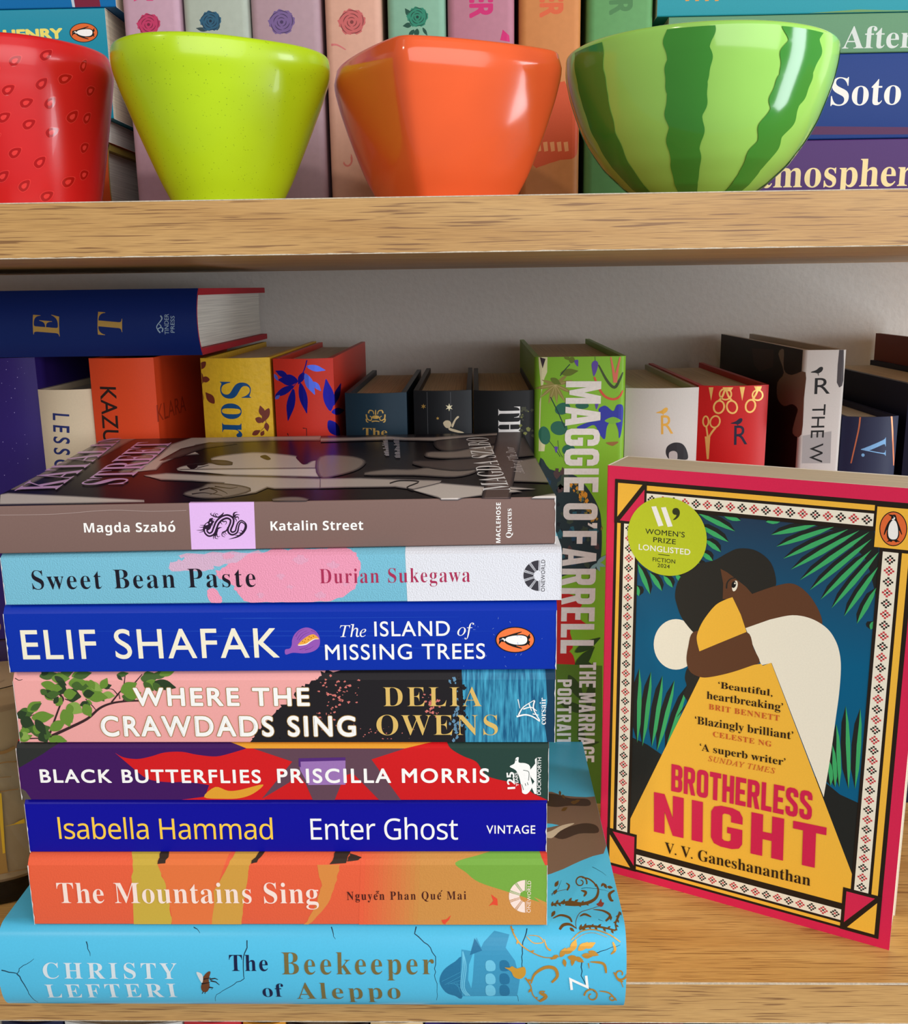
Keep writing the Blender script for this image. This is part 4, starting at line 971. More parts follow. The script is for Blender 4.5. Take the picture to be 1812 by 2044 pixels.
a.polys([rough_poly(p, 2, i+9, 4) for i, p in enumerate((cE([(912, 338), (962, 338), (934, 405), (888, 409)]), cE([(1468, 338), (1496, 338), (1452, 400), (1414, 407)]), cF([(192, 312), (268, 312), (240, 380), (158, 386)]), cF([(262, 330), (330, 350), (300, 366), (250, 372)])))], C(52, 36, 26, rough=.55), 'paint_print')
BD = C(232, 78, 50, rough=.55)
a.polys([cF(p) for p in ([(1012, 545), (1046, 570), (1048, 605), (1020, 600), (1000, 608), (1024, 580)], [(748, 682), (775, 678), (800, 656), (790, 680), (770, 700), (772, 712), (756, 700)])], BD, 'bird_print')
TM = C(252, 228, 216, rough=.55)
a.text('The Mountains Sing', (116.6, 1802.2), (636.4, 1802.8), 1761, TM, 'title_lettering', font='s', off=-.005, sp=1.04)
a.text('Nguyen Phan Que Mai', (692.7, 1796), (930.4, 1794.9), 1779.5, C(74, 28, 22), 'author_lettering', font='s', off=-.002, sp=1.25)
a.polys([strokep(p, 1.6) for p in ([(751.5, 1783.4), (753.6, 1781.2), (755.8, 1783.4)], [(750.5, 1779.8), (752.4, 1778.6), (754.5, 1779.6), (756.6, 1778.2)], [(876, 1783.4), (878, 1781.2), (880.2, 1783.4)], [(880, 1779.6), (882.4, 1776.4)])], C(74, 28, 22), 'author_lettering')
rosette(a, 600+1195/2.6647, 1580+556/2.6647, 32.3, TM, (600+1222/2.6647, 1580+642/2.6647), (600+1225/2.6647, 1580+474/2.6647), (600+1203/2.6647, 1580+642/2.6647))
a.done()

# ---- pale worn card along the spine ends
for key in ('sweet', 'isl', 'crw', 'but', 'ent', 'mnt', 'kat'):
    a = text_art(key); S = a.S; L_ = S.lim[1]; hv = S.t[1]; random.seed(len(key)+ord(key[0])); a.lay = 60
    for side in (0, 1):
        if key == 'kat' and side == 0: continue
        if key == 'kat': hv = .0168
        e = [(random.uniform(.0001, .00026) if random.random() < .85 else random.uniform(.0003, .0005), hv*k/14) for k in range(15)]
        pts = [(0 if side == 0 else L_, 0)]+[(w if side == 0 else L_-w, v) for w, v in e]+[(0 if side == 0 else L_, hv)]
        a.poly(pts, C(226, 224, 222, rough=.7), 'worn_edge', uv=True)
    a.done()

# ================================================================ turquoise hardback at the bottom
root, sp, fr, S = BK['bee']; a = Art(sp, S); S.start = (.12, S.t[8])
CK = C(30, 64, 84, rough=.35); NV = C(22, 30, 66, rough=.35); SIL = C(214, 226, 232, rough=.3)
GB = C(168, 128, 58, rough=.32, metal=.5); GB2 = C(120, 84, 40, rough=.35, metal=.35); OLV = C(132, 118, 70, rough=.35, metal=.3)
def crack(pts, w=1.6, seed=0):
    random.seed(seed); o = []
    for p, q in zip(pts, pts[1:]):
        n = max(2, int(math.hypot(q[0]-p[0], q[1]-p[1])/7))
        for k in range(n): o.append((p[0]+(q[0]-p[0])*k/n+random.uniform(-1.6, 1.6), p[1]+(q[1]-p[1])*k/n+random.uniform(-1.2, 1.2)))
    o.append(pts[-1]); return strokep(o, w*1.6, w*.5)
cks = [cE([(5, 1008), (50, 1022), (98, 1028), (110, 1000), (150, 970), (192, 945)]), cE([(98, 1028), (120, 1065), (150, 1110), (160, 1145), (215, 1190)]), cE([(1090, 765), (1110, 775), (1130, 800)]), cE([(1398, 840), (1395, 885), (1370, 960), (1378, 1060), (1280, 1110), (1220, 1150), (1218, 1185)]), cE([(490, 850), (510, 930)]), cF([(162, 718), (172, 755), (185, 785)]), cF([(612, 716), (610, 755), (690, 830), (715, 880), (715, 1000), (728, 1040), (722, 1110)]), cF([(1205, 730), (1185, 800), (1172, 960), (1145, 1050), (1158, 1115)]), cF([(1500, 890), (1490, 980), (1530, 1040), (1580, 1075)]), cF([(1510, 880), (1600, 850), (1700, 815)])]
a.polys([crack(p, 1.5, i) for i, p in enumerate(cks)], CK, 'crack_print')
TB = C(62, 150, 190, rough=.3); TB2 = C(40, 116, 158, rough=.3); TB3 = C(112, 196, 226, rough=.3)
a.poly(cF([(935, 775), (960, 830), (975, 800), (1030, 740), (1110, 760), (1090, 830), (1140, 900), (1165, 1000), (1150, 1088), (900, 1088), (915, 1000), (925, 850)]), TB, 'dome_print')
a.poly(cF(spl([(738, 1010), (760, 950), (820, 905), (860, 890), (862, 1088), (820, 1086), (770, 1066)], 4)), TB2, 'dome_print')
a.poly(cF([(856, 840), (920, 850), (895, 920), (890, 1000), (925, 1088), (858, 1088), (850, 980)]), TB, 'dome_print')
a.polys([cF(strokep(spl([(862, 850+k*0), (880-k*9, 930), (870-k*9, 1040), (900-k*9, 1086)], 4, False), 5)) for k in range(3)], TB3, 'dome_print')
a.polys([cF(strokep([(750+k*16, 1010+((k*37) % 20)), (850, 960+k*22)], 2.4)) for k in range(6)], TB, 'dome_print')
a.poly(cF([(925, 780), (965, 845), (900, 870)]), TB2, 'dome_print')
for y in (905, 975, 1036):
    for x in (985, 1060): a.poly(cF(spl([(x, y), (x+30, y-8), (x+50, y+14), (x+46, y+46), (x+4, y+46)], 3)), TB3 if x < 1000 else TB2, 'dome_print', lay=a.lay)
a.lay += 1
a.text('CHRISTY', (87.4, 1953), (354.3, 1954), 1921, SIL, 'author_lettering', font='s', off=-.004, sp=1.3)
a.text('LEFTERI', (95.6, 1990.8), (354.3, 1989.8), 1965, SIL, 'author_lettering', font='s', off=-.004, sp=1.3)
a.text('The', (458.2, 1938), (535, 1938), 1906, NV, 'title_lettering', font='s', off=-.004, sp=1.15)
a.text('Beekeeper', (563.4, 1945), (866.4, 1944.6), 1901, OLV, 'title_lettering', font='s', off=-.006, sp=1.22)
a.text('of', (525.4, 1989.2), (567.6, 1989.2), 1963, NV, 'title_lettering', font='s', off=-.004, sp=1.1)
a.text('Aleppo', (593.4, 1993.4), (800, 1993), 1961, OLV, 'title_lettering', font='s', off=-.006, sp=1.22)
# the little bee
a.poly(cE(spl([(1142, 1080), (1150, 1045), (1175, 1018), (1190, 1020), (1180, 1060), (1185, 1100), (1170, 1130), (1145, 1128), (1136, 1105)], 4)), C(106, 62, 34, rough=.4), 'bee_print')
a.polys([cE(strokep(p, w, 3)) for p, w in (([(1145, 1060), (1190, 1052)], 9), ([(1140, 1085), (1186, 1078)], 9), ([(1185, 1060), (1215, 1055), (1232, 1062)], 8), ([(1190, 1068), (1220, 1075), (1240, 1092)], 8), ([(1180, 1105), (1205, 1108), (1195, 1118)], 8), ([(1150, 1128), (1142, 1142)], 5), ([(1160, 1130), (1158, 1142)], 5))], C(40, 26, 22), 'bee_print')
a.poly(cE(spl([(1140, 1080), (1112, 1030), (1115, 1018), (1140, 1030), (1148, 1055)], 4)), C(206, 214, 216, rough=.35), 'bee_print')
def vine(pts, w0, w1, wm=None): return strokep(spl(pts, 6, False), w0*.75, w1*.75, wm and wm*.75)
def sprig(pts, w, ls, n=8, seed=0):
    """thin stem with little curled leaves on both sides"""
    random.seed(seed); c_ = spl(pts, 8, False); out = [strokep(c_, w, w*.5)]
    for k in range(n):
        i = int((k+.5)/n*(len(c_)-2)); p, q_ = c_[i], c_[i+1]; d = math.degrees(math.atan2(q_[1]-p[1], q_[0]-p[0]))
        l = ls*random.uniform(.7, 1.2); out.append(leafp(p[0], p[1], l, l*.5, d+(48 if k % 2 else -48)))
    return out
def curl(cx, cy, r, a0, turns, w, sgn=1):
    return strokep([(cx+r*(1-.75*k/24)*math.cos(math.radians(a0+sgn*turns*360*k/24)), cy+r*(1-.75*k/24)*math.sin(math.radians(a0+sgn*turns*360*k/24))) for k in range(25)], w, w*.6)
GO1 = C(206, 150, 62, rough=.3, metal=.4)
sc = sprig(cF([(1118, 716), (1140, 770), (1190, 830), (1290, 880), (1375, 878)]), 3.2, 7, 4, 1)+sprig(cF([(1195, 990), (1222, 1030), (1235, 1080), (1270, 1115)]), 3.2, 8, 3, 2)
sc += [vine(cF([(1225, 1020), (1245, 970), (1300, 935), (1350, 940), (1365, 980), (1335, 1015)]), 3, 5, 9), vine(cF([(1270, 1115), (1305, 1090), (1275, 1068), (1300, 1062)]), 5, 2, 9), vine(cF([(1200, 770), (1240, 805), (1290, 800), (1265, 770), (1210, 765)]), 2, 1.4, 2.6), vine(cF([(1295, 785), (1310, 830), (1330, 845)]), 2, 5, 4), vine(cF([(1440, 790), (1490, 745), (1560, 735), (1640, 760), (1700, 800)]), 2.4, 3, 3), vine(cF([(1450, 800), (1500, 762), (1560, 752), (1630, 775)]), 1.2, 1.2, 1.2)]
sc += [leafp(*cF([(x, y)])[0], l, l*.5, d) for x, y, l, d in ((1380, 880, 22, -60), (1400, 860, 24, -30), (1420, 880, 24, 10), (1440, 850, 26, -70), (1460, 880, 20, 30), (1475, 845, 26, -40), (1495, 870, 22, 5), (1510, 830, 24, -25), (1530, 850, 22, 20), (1400, 890, 16, 80), (1370, 870, 16, 150), (1450, 885, 16, 100))]
sc += [vine(cF([(1660, 800), (1672, 840), (1650, 865)]), 3, 2, 7), vine(cF([(1540, 905), (1610, 915), (1625, 965)]), 2, 4, 7), vine(cF([(1530, 912), (1535, 940)]), 4, 1.4), curl(*cF([(1700, 970)])[0], 13, 0, 1.1, 4), vine(cF([(1665, 960), (1690, 1000), (1715, 1010)]), 3, 3, 6), curl(*cF([(1548, 1085)])[0], 15, 180, 1.2, 3.6), vine(cF([(1590, 1060), (1640, 1070), (1680, 1110)]), 2, 3, 4), curl(*cF([(1655, 1095)])[0], 7, 0, .9, 3), vine(cF([(1700, 1000), (1715, 1040)]), 3, 2)]
a.polys(sc, GO1, 'scroll_print')
a.poly(cF(spl([(1085, 935), (1110, 936), (1125, 928), (1150, 940), (1190, 932), (1196, 970), (1170, 995), (1135, 985), (1118, 955)], 4)), C(226, 168, 62, rough=.3, metal=.3), 'flower_print')
a.text('Z', tuple(cF([(1532, 1048)])[0]), tuple(cF([(1524, 978)])[0]), tuple(cF([(1434, 1045)])[0]), WHITE, 'publisher_logo', bold=.005)
a.done()
# its top cover
a = Art(fr, S); S.start = (.23, S.t[-1]*.6); cT = crop(1100, 1480, 5.379)
a.poly(cT([(0, 1420), (-300, 1500), (-300, 560), (0, 540)]+spl([(20, 545), (110, 575), (240, 592), (374, 598)], 4, False)+[(700, 590), (800, 1120), (562, 1204)]+spl([(450, 1230), (300, 1290), (130, 1370)], 4, False)), C(126, 98, 80, rough=.3), 'cover_photograph')
a.polys([cT(spl(p, 4)) for p in ([(-300, 600), (0, 560), (200, 610), (390, 620), (410, 690), (200, 690), (0, 700)], [(0, 1000), (100, 950), (330, 880), (480, 900), (500, 980), (300, 990), (120, 1050)])], C(70, 50, 42, rough=.3), 'cover_photograph')
a.poly(cT(spl([(-100, 1000), (0, 960), (120, 900), (250, 880), (100, 960), (0, 1040)], 4)), C(206, 186, 160, rough=.3), 'cover_photograph')
a.poly(cT([(-60, 880), (10, 885), (85, 900), (0, 920), (-60, 930)]), m_bee, 'cover_photograph')
sc = [vine(cT([(480, 1530), (505, 1600), (480, 1680), (400, 1730), (280, 1750), (150, 1745)]), 3, 9, 8), curl(*cT([(315, 1510)])[0], 13, 20, 1.3, 3, -1), vine(cT([(330, 1462), (400, 1475), (460, 1520), (480, 1560)]), 3, 3, 4), vine(cT([(320, 1600), (372, 1620), (350, 1665)]), 2, 3, 7), vine(cT([(160, 1520), (192, 1550), (170, 1600)]), 2, 4, 5), vine(cT([(0, 1640), (60, 1612), (160, 1590)]), 1.2, 1.2, 1.2),
      vine(cT([(270, 2010), (265, 1930), (310, 1840), (420, 1800), (510, 1770)]), 1.6, 1.2, 1.6), vine(cT([(450, 1805), (560, 1820), (632, 1870), (585, 1930)]), 1, 5, 6), vine(cT([(305, 1880), (360, 1856), (430, 1885)]), 1, 2, 6), vine(cT([(90, 2020), (130, 1972), (200, 1965), (275, 2012)]), 6, 1, 8), vine(cT([(20, 1900), (100, 1866), (190, 1890), (222, 1940)]), 2, 4, 6), vine(cT([(680, 1600), (625, 1640), (640, 1700), (668, 1712)]), 4, 3, 8)]
sc += sprig(cT([(0, 1760), (60, 1740), (120, 1740)]), 5, 10, 5, 4)+sprig(cT([(120, 1740), (200, 1720), (300, 1735), (400, 1730)]), 5, 9, 8, 5)+sprig(cT([(300, 2015), (400, 1985), (540, 1995), (690, 2030)]), 6, 9, 10, 6)+sprig(cT([(740, 1830), (712, 1900), (690, 1960), (705, 2030)]), 5, 8, 6, 7)
sc += [leafp(*cT([(x, y)])[0], l, l*.5, d) for x, y, l, d in ((565, 1525, 12, 60), (600, 1560, 12, 10), (560, 1520, 9, 120), (40, 1560, 14, -60), (60, 1590, 12, 120), (640, 1870, 10, 90), (90, 530, 10, 80), (120, 570, 10, 60), (210, 655, 14, 0), (250, 650, 12, -20), (110, 745, 14, -30), (40, 1820, 14, 120), (200, 2000, 12, 40))]
a.polys(sc, GB2, 'cover_scroll_print')
a.poly(cT(spl([(485, 1748), (510, 1730), (535, 1690), (545, 1725), (568, 1735), (545, 1775), (508, 1768)], 4)), C(140, 60, 44, rough=.35), 'cover_flower_print')
a.polys([crack(cT(p), .6, i) for i, p in enumerate(([(435, 1345), (500, 1380), (590, 1440)], [(330, 1575), (450, 1575), (620, 1615)], [(0, 1650), (70, 1580), (110, 1490)], [(510, 1910), (560, 1930)]))], CK, 'crack_print')
a.done()

# ================================================================ crimson paperback: front cover
root, sp, fr, S0 = BK['red']
S = Flat(MR, (.198, 0, TR), (0, 1, 0), (-1, 0, 0), (.129, .198)); a = Art(fr, S)
mm = lambda ps: [(x/1000, y/1000) for x, y in ps]
def rect(x0, y0, x1, y1): return mm([(x0, y0), (x1, y0), (x1, y1), (x0, y1)])
r1 = crop(1190, 900, 2.9132); r2 = crop(1190, 1280, 2.9132); r3 = crop(1190, 1620, 2.9132)
KB = C(38, 28, 20, rough=.4); YL = C(250, 192, 66, rough=.4); IV = C(246, 240, 222, rough=.4); RD = C(220, 40, 84, rough=.4)
a.poly(rect(3.8, 4.0, 124.5, 192.2), KB, 'border_print', uv=True)
sky = bpy.data.materials.new('night_sky_print'); sky.use_nodes = True; nt = sky.node_tree; b_ = nt.nodes['Principled BSDF']
tc = nt.nodes.new('ShaderNodeTexCoord'); sx = nt.nodes.new('ShaderNodeSeparateXYZ'); mr = nt.nodes.new('ShaderNodeMapRange'); rp = nt.nodes.new('ShaderNodeValToRGB')
mr.inputs['From Min'].default_value = .012; mr.inputs['From Max'].default_value = .075
nt.links.new(tc.outputs['Object'], sx.inputs[0]); nt.links.new(sx.outputs[0], mr.inputs[0]); nt.links.new(mr.outputs[0], rp.inputs[0])
rp.color_ramp.elements[0].color = [lin(q) for q in (40, 58, 82)]+[1]; rp.color_ramp.elements[1].color = [lin(q) for q in (4, 96, 138)]+[1]
nt.links.new(rp.outputs[0], b_.inputs['Base Color']); b_.inputs['Roughness'].default_value = .4; b_.inputs['Specular IOR Level'].default_value = .2
I_ = 'cover_illustration'
a.poly(rect(14.6, 15.5, 112.4, 180.6), sky, I_, uv=True)
LF = C(64, 176, 106, rough=.4); FB = C(34, 36, 34, rough=.4)
def blade(p, q, w, m, sh=0.0):
    dx, dy = q[0]-p[0], q[1]-p[1]; h = math.hypot(dx, dy); nx, ny = -dy/h, dx/h
    f = lambda t, s: (p[0]+dx*t+nx*(s*w/2+sh), p[1]+dy*t+ny*(s*w/2+sh))
    return [p, f(.25, .8), f(.55, 1), f(.8, .6), q, f(.8, -.6), f(.55, -1), f(.25, -.8)]
tipR = [(985, 412), (1015, 488), (1045, 557), (1085, 627), (1130, 690), (1182, 752), (1240, 810), (1303, 865), (1367, 915), (1440, 962), (1515, 1005), (1595, 1040)]
rootR = [(1075, 408), (1280, 430), (1385, 440), (1465, 455), (1530, 462), (1588, 470), (1600, 512), (1600, 575), (1645, 585), (1640, 672), (1630, 792), (1612, 990)]
tipL = [(840, 405), (808, 468), (770, 530), (725, 588), (678, 640), (627, 688), (570, 730), (508, 765), (445, 795), (382, 815), (313, 835), (247, 845)]
rootL = [(740, 378), (590, 362), (590, 430), (630, 515), (610, 590), (580, 650), (530, 695), (460, 720), (390, 725), (310, 705), (240, 655), (232, 780)]
a.poly(r1([(1180, 405), (1610, 452), (1640, 560), (1640, 900), (1590, 700), (1560, 620), (1480, 540), (1400, 470)]), FB, I_)
a.polys([r1(blade(p, q, 40, FB, 18)) for p, q in zip(rootR, tipR)]+[r1(blade(p, q, 40, FB, -18)) for p, q in zip(rootL, tipL)], FB, I_)
a.polys([r1(blade(p, q, 30, LF)) for p, q in zip(rootR, tipR)]+[r1(blade(p, q, 28, LF)) for p, q in zip(rootL, tipL)], LF, I_)
# moon, ground and lower leaves
a.poly(r1(ell(463, 1125, 129, 147, n=40)), IV, I_)
a.poly(mm([(14.6, 15.5), (112.4, 15.5), (112.4, 64), (105, 66), (96, 72), (60, 60), (30, 66), (22, 70), (14.6, 72)]), FB, I_, uv=True)
tl = [(250, 155), (318, 175), (385, 198), (455, 225), (528, 255)]; bl = [(238, 590), (268, 610), (322, 615), (352, 640), (398, 640)]
tr_ = [(1352, 690), (1372, 600), (1395, 480), (1450, 375), (1535, 388)]; br = [(1362, 840), (1388, 850), (1412, 850), (1466, 860), (1504, 860)]
a.polys([r2(blade(p, q, 46, FB, -14)) for p, q in zip(bl+br, tl+tr_)], FB, I_)
a.polys([r2(blade(p, q, 26, LF, 6)) for p, q in zip(bl+br, tl+tr_)], LF, I_)
# hair, figure and dress
HR = C(44, 42, 38, rough=.4); SK = C(100, 64, 42, rough=.4)
a.poly(r2(spl([(535, 150), (515, 210), (525, 260), (508, 310), (528, 352), (495, 400), (470, 440), (560, 330), (640, 200), (600, 140)], 4)), HR, I_)
a.poly(r1(spl([(470, 900), (458, 830), (485, 740), (560, 665), (680, 638), (760, 595), (830, 567), (930, 580), (1015, 650), (1046, 760), (1020, 800), (905, 832), (840, 780), (780, 730), (760, 860), (660, 960), (600, 1060), (570, 1060), (500, 975)], 4)), HR, I_)
a.poly(r1([(722, 685), (760, 705), (800, 735), (870, 790), (905, 830), (890, 930), (850, 990), (790, 858), (735, 862), (738, 770)]), SK, I_)
a.poly(r1(spl([(905, 832), (1060, 780), (1150, 774), (1230, 830), (1290, 920), (1314, 1000), (1280, 1010), (1100, 1010), (868, 1040), (800, 880)], 5)), SK, I_)
a.poly(r1(ell(806, 785, 15, 32, 14)), IV, I_); a.poly(r1(ell(800, 777, 13, 20, 14)), BLACK, I_); a.poly(r1(ell(806, 770, 5, n=10)), IV, I_)
a.poly(r1(strokep(spl([(757, 800), (762, 765), (785, 742), (820, 738)], 4, False), 9, 5)), HR, I_)
a.poly(r2([(868, -77)]+spl([(1010, -127), (1140, -152), (1250, -132), (1340, -77), (1390, -7), (1415, 70), (1422, 160), (1412, 300), (1392, 450), (1360, 680), (1322, 905)], 5, False)+[(1020, 126), (960, 138)]), IV, I_)
a.poly(mm([(44.7, 107.4), (50, 112), (58, 114), (64.5, 116), (70.0, 117.9), (70.8, 117.2), (74.2, 119.1), (112.4, 30.5), (112.4, 15.5), (15.0, 15.5), (15.0, 30.8)]), YL, I_, uv=True)
a.poly(r2(spl([(560, -50), (535, 30), (525, 110), (545, 175), (600, 206), (660, 208), (780, 182), (900, 142), (950, 118), (915, 40), (875, -54), (720, -20), (640, -60)], 5)), SK, I_)
a.poly(r1([(600, 1165)]+spl([(588, 1120), (586, 1070), (620, 990), (690, 900), (750, 865), (792, 850)], 5, False)+[(840, 950), (874, 1052), (720, 1115)]), YL, I_)
# borders
B_ = 'border_print'
for q in ((17.9, 188.2, 109.3, 190.4), (18.2, 5.3, 109.3, 6.9), (5.2, 22.9, 6.8, 173.0), (120.3, 23.0, 122.8, 172.4)): a.poly(rect(*q), YL, B_, uv=True)
for q in ((14.0, 12.6, 113.0, 16.2), (14.0, 180.2, 113, 182), (13.4, 14, 15.0, 182), (112.2, 14, 113.6, 182)): a.poly(rect(*q), KB, B_, uv=True)
for q in ((17.9, 181.9, 109.2, 187.0), (18.2, 8.1, 109.3, 13.2), (8.4, 22.9, 13.7, 173.0), (113.5, 23.6, 119.1, 172.3)): a.poly(rect(*q), IV, B_, uv=True)
for q in ((3.8, 172.6, 18.2, 192.2), (3.8, 4, 18.4, 23.4), (109.2, 4, 124.5, 24)): a.poly(rect(*q), KB, B_, uv=True)
a.polys([mm(t) for t in ([(5.2, 190.6), (16.2, 190.6), (5.2, 175.4)], [(5.2, 20), (5.2, 5.4), (15.6, 5.4)], [(122.8, 20.6), (122.8, 5.6), (112, 5.6)])], YL, B_, uv=True)
a.polys([mm(t) for t in ([(17.2, 188.6), (17.2, 173.8), (6.4, 173.8)], [(6.6, 22), (17.3, 22), (17.3, 7)], [(110.6, 22.4), (121.8, 22.4), (110.6, 7.6)])], RD, B_, uv=True)
a.poly(rect(110.2, 173.8, 122.8, 190.0), YL, B_, uv=True)
DR = C(206, 62, 70, rough=.4); DKB = C(40, 34, 30, rough=.4)
def diamond(cx, cy, m, mc):
    c_ = .74
    for i, j in ((0, 2), (0, -2), (2, 0), (-2, 0), (1, 1), (1, -1), (-1, 1), (-1, -1)):
        h = c_*.52; a.poly(rect(cx+i*c_-h, cy+j*c_-h, cx+i*c_+h, cy+j*c_+h), m, 'border_motif_print', uv=True, lay=a.lay)
    h = c_*.5; a.poly(rect(cx-h, cy-h, cx+h, cy+h), mc, 'border_motif_print', uv=True, lay=a.lay)
for k in range(19):
    m1, m2 = (DKB, DR) if k % 2 == 0 else (DR, DKB)
    diamond(20.6+k*4.79, 184.4, m1, m2); diamond(20.9+k*4.77, 10.6, m1, m2)
for k in range(33):
    m1, m2 = (DKB, DR) if k % 2 == 0 else (DR, DKB)
    diamond(11.0, 170.6-k*4.52, m1, m2); diamond(116.3, 26.2+k*4.47, m1, m2)
a.lay += 1
pc = r1([(1727, 452)])[0]; penguin(a, pc[0], pc[1], 34.8, 0, C(232, 110, 56, rough=.4))
# wording on the dress
TB_ = C(46, 30, 18, rough=.4); TO = C(204, 92, 44, rough=.4)
def line(body, A_, B_, tp, m, part, **k): a.text(body, r2([A_])[0], r2([B_])[0], r2([tp])[0], m, part, **k)
line('\u2018Beautiful,', (710, 270), (1025, 318), (712, 232), TB_, 'quote_lettering', font='s', off=-.003)
line('heartbreaking\u2019', (643, 332), (1085, 404), (645, 288), TB_, 'quote_lettering', font='s', off=-.003)
line('BRIT BENNETT', (655, 393), (1065, 462), (656, 362), TO, 'quote_source_lettering', font='s', off=-.003, sp=1.12)
line('\u2018Blazingly brilliant\u2019', (575, 477), (1145, 570), (577, 432), TB_, 'quote_lettering', font='s', off=-.003)
line('CELESTE NG', (680, 552), (1020, 612), (682, 522), TO, 'quote_source_lettering', font='s', off=-.003, sp=1.12)
line('\u2018A superb writer\u2019', (603, 632), (1100, 722), (604, 590), TB_, 'quote_lettering', font='s', off=-.003)
line('SUNDAY TIMES', (652, 694), (1040, 768), (655, 663), TO, 'quote_source_lettering', font='i', sp=1.12)
TRD = C(214, 36, 80, rough=.35)
line('BROTHERLESS', (437, 868), (1252, 1040), (440, 711), TRD, 'title_lettering', font='b', sp=.9)
line('NIGHT', (337, 1104), (1330, 1328), (342, 875), TRD, 'title_lettering', font='b', sp=1.7)
a.text('V. V. Ganeshananthan', r3([(400, 236)])[0], r3([(1245, 430)])[0], r3([(402, 174)])[0], TB_, 'author_lettering', font='s', off=-.004)
# lime sticker
ST = C(194, 208, 42, rough=.35); K_ = 'round_sticker'
a.poly([(.0276+.0174*math.cos(t*math.pi/30), .1687+.0174*math.sin(t*math.pi/30)) for t in range(60)], ST, K_, uv=True)
DG = C(52, 58, 30, rough=.4)
for body, A_, B_, tp, m in (("WOMEN\u2019S", (287, 480), (515, 502), (289, 450), DG), ('PRIZE', (333, 528), (463, 542), (333, 500), DG), ('LONGLISTED', (249, 572), (547, 604), (250, 540), WHITE), ('FICTION', (330, 640), (460, 654), (331, 617), DG), ('2024', (358, 673), (428, 682), (358, 652), DG)):
    a.text(body, r1([A_])[0], r1([B_])[0], r1([tp])[0], m, 'sticker_lettering', bold=.012, sp=1.06)
a.poly(r1([(362, 598), (428, 605), (428, 609), (362, 602)]), DG, 'sticker_lettering')
a.polys([r1(p) for p in ([(322, 323), (350, 320), (392, 432), (363, 438)], [(378, 328), (406, 325), (446, 437), (417, 441)])], WHITE, 'sticker_emblem')
a.poly(r1(spl([(444, 352), (452, 334), (474, 332), (487, 350), (484, 376), (465, 396), (448, 400), (462, 384), (468, 372), (452, 368)], 4)), DG, 'sticker_emblem')
a.done()

# ================================================================ print on the back row
cL = crop(0, 500, 2.9226); cM = crop(560, 500, 2.9226); cR = crop(1100, 500, 2.545); cS = crop(1412, 640, 4.53)
def T1(a, cr, body, A_, B_, tp, m, part='title_lettering', **k): a.text(body, cr([A_])[0], cr([B_])[0], cr([tp])[0], m, part, **k)
def birdR(a, cr, x, y, s, m, part='bird_emblem'):
    a.poly(cr(spl([(x-s*.5, y-s*.02), (x-s*.1, y-s*.18), (x+s*.12, y-s*.36), (x+s*.3, y-s*.4), (x+s*.38, y-s*.3), (x+s*.3, y-s*.1), (x+s*.05, y+s*.06), (x-s*.15, y+s*.02)], 3)), m, part)
    a.poly(cr(strokep([(x+s*.02, y), (x+s*.06, y+s*.2)], s*.05)), m, part)
# purple
a = text_art('purple'); random.seed(21)
for k in range(46):
    x, y, r = random.uniform(2, 58), random.uniform(720, 1200), random.uniform(.3, 1.0)
    a.poly(ell(x, y, r, n=6), C(170, 160, 220, rough=.4), 'star_flecks', lay=a.lay)
cP = crop(0, 1200, 6.8125)
a.polys([cP(strokep(spl(p, 4, False), w0, w1)) for p, w0, w1 in (([(-30, 1130), (0, 1105), (45, 1095), (80, 1140), (62, 1195)], 18, 8), ([(0, 310), (8, 350), (0, 390)], 10, 6), ([(-10, 1300), (10, 1345), (-10, 1380)], 12, 8), ([(20, 1420), (50, 1425)], 8, 5), ([(-10, 1500), (18, 1520), (10, 1580)], 10, 6))], GOLD, 'gold_ornament')
a.done()
a = text_art('less'); T1(a, cL, 'LESSONS', (309, 950), (326, 1440), (403, 950), C(40, 50, 112), sp=1.5, bold=.016); a.done()
a = text_art('kaz'); T1(a, cL, 'KAZUO', (583, 795), (612, 1225), (676, 795), C(44, 26, 24), bold=.008); a.done()
S = BK['kaz'][3]; a = Art(BK['kaz'][2], S); S.start = (.05, S.t[-1]*.6); T1(a, cL, 'KLARA', (918, 1000), (1085, 935), (918, 900), C(172, 52, 26), 'cover_lettering'); a.done()
# mustard
a = text_art('yel'); T1(a, cL, 'Sorrow', (1285, 765), (1310, 1440), (1462, 765), C(18, 74, 128, rough=.35), font='s', off=-.004, sp=1.1)
cY = crop(390, 680, 4.897); MA = C(112, 44, 28, rough=.4)
def lf(x, y, l, w, d): return leafp(x, y, l, w, d)
a.polys([cY(lf(*q)) for q in ((100, 205, 110, 60, 130), (40, 300, 100, 55, 80), (140, 380, 90, 60, 180), (60, 330, 120, 60, 95), (185, 615, 140, 70, 232), (60, 500, 160, 60, 95), (20, 420, 90, 40, 100), (660, 740, 110, 60, 255), (585, 760, 90, 60, 22), (720, 660, 160, 70, 115), (690, 800, 90, 50, 80), (555, 920, 90, 50, -30), (640, 930, 60, 40, -60))], MA, 'leaf_print')
a.polys([cY(strokep(spl(p, 4, False), 6, 3)) for p in ([(680, 760), (690, 820), (640, 880), (600, 920)], [(30, 280), (45, 420), (70, 520)])], MA, 'leaf_print')
a.done()
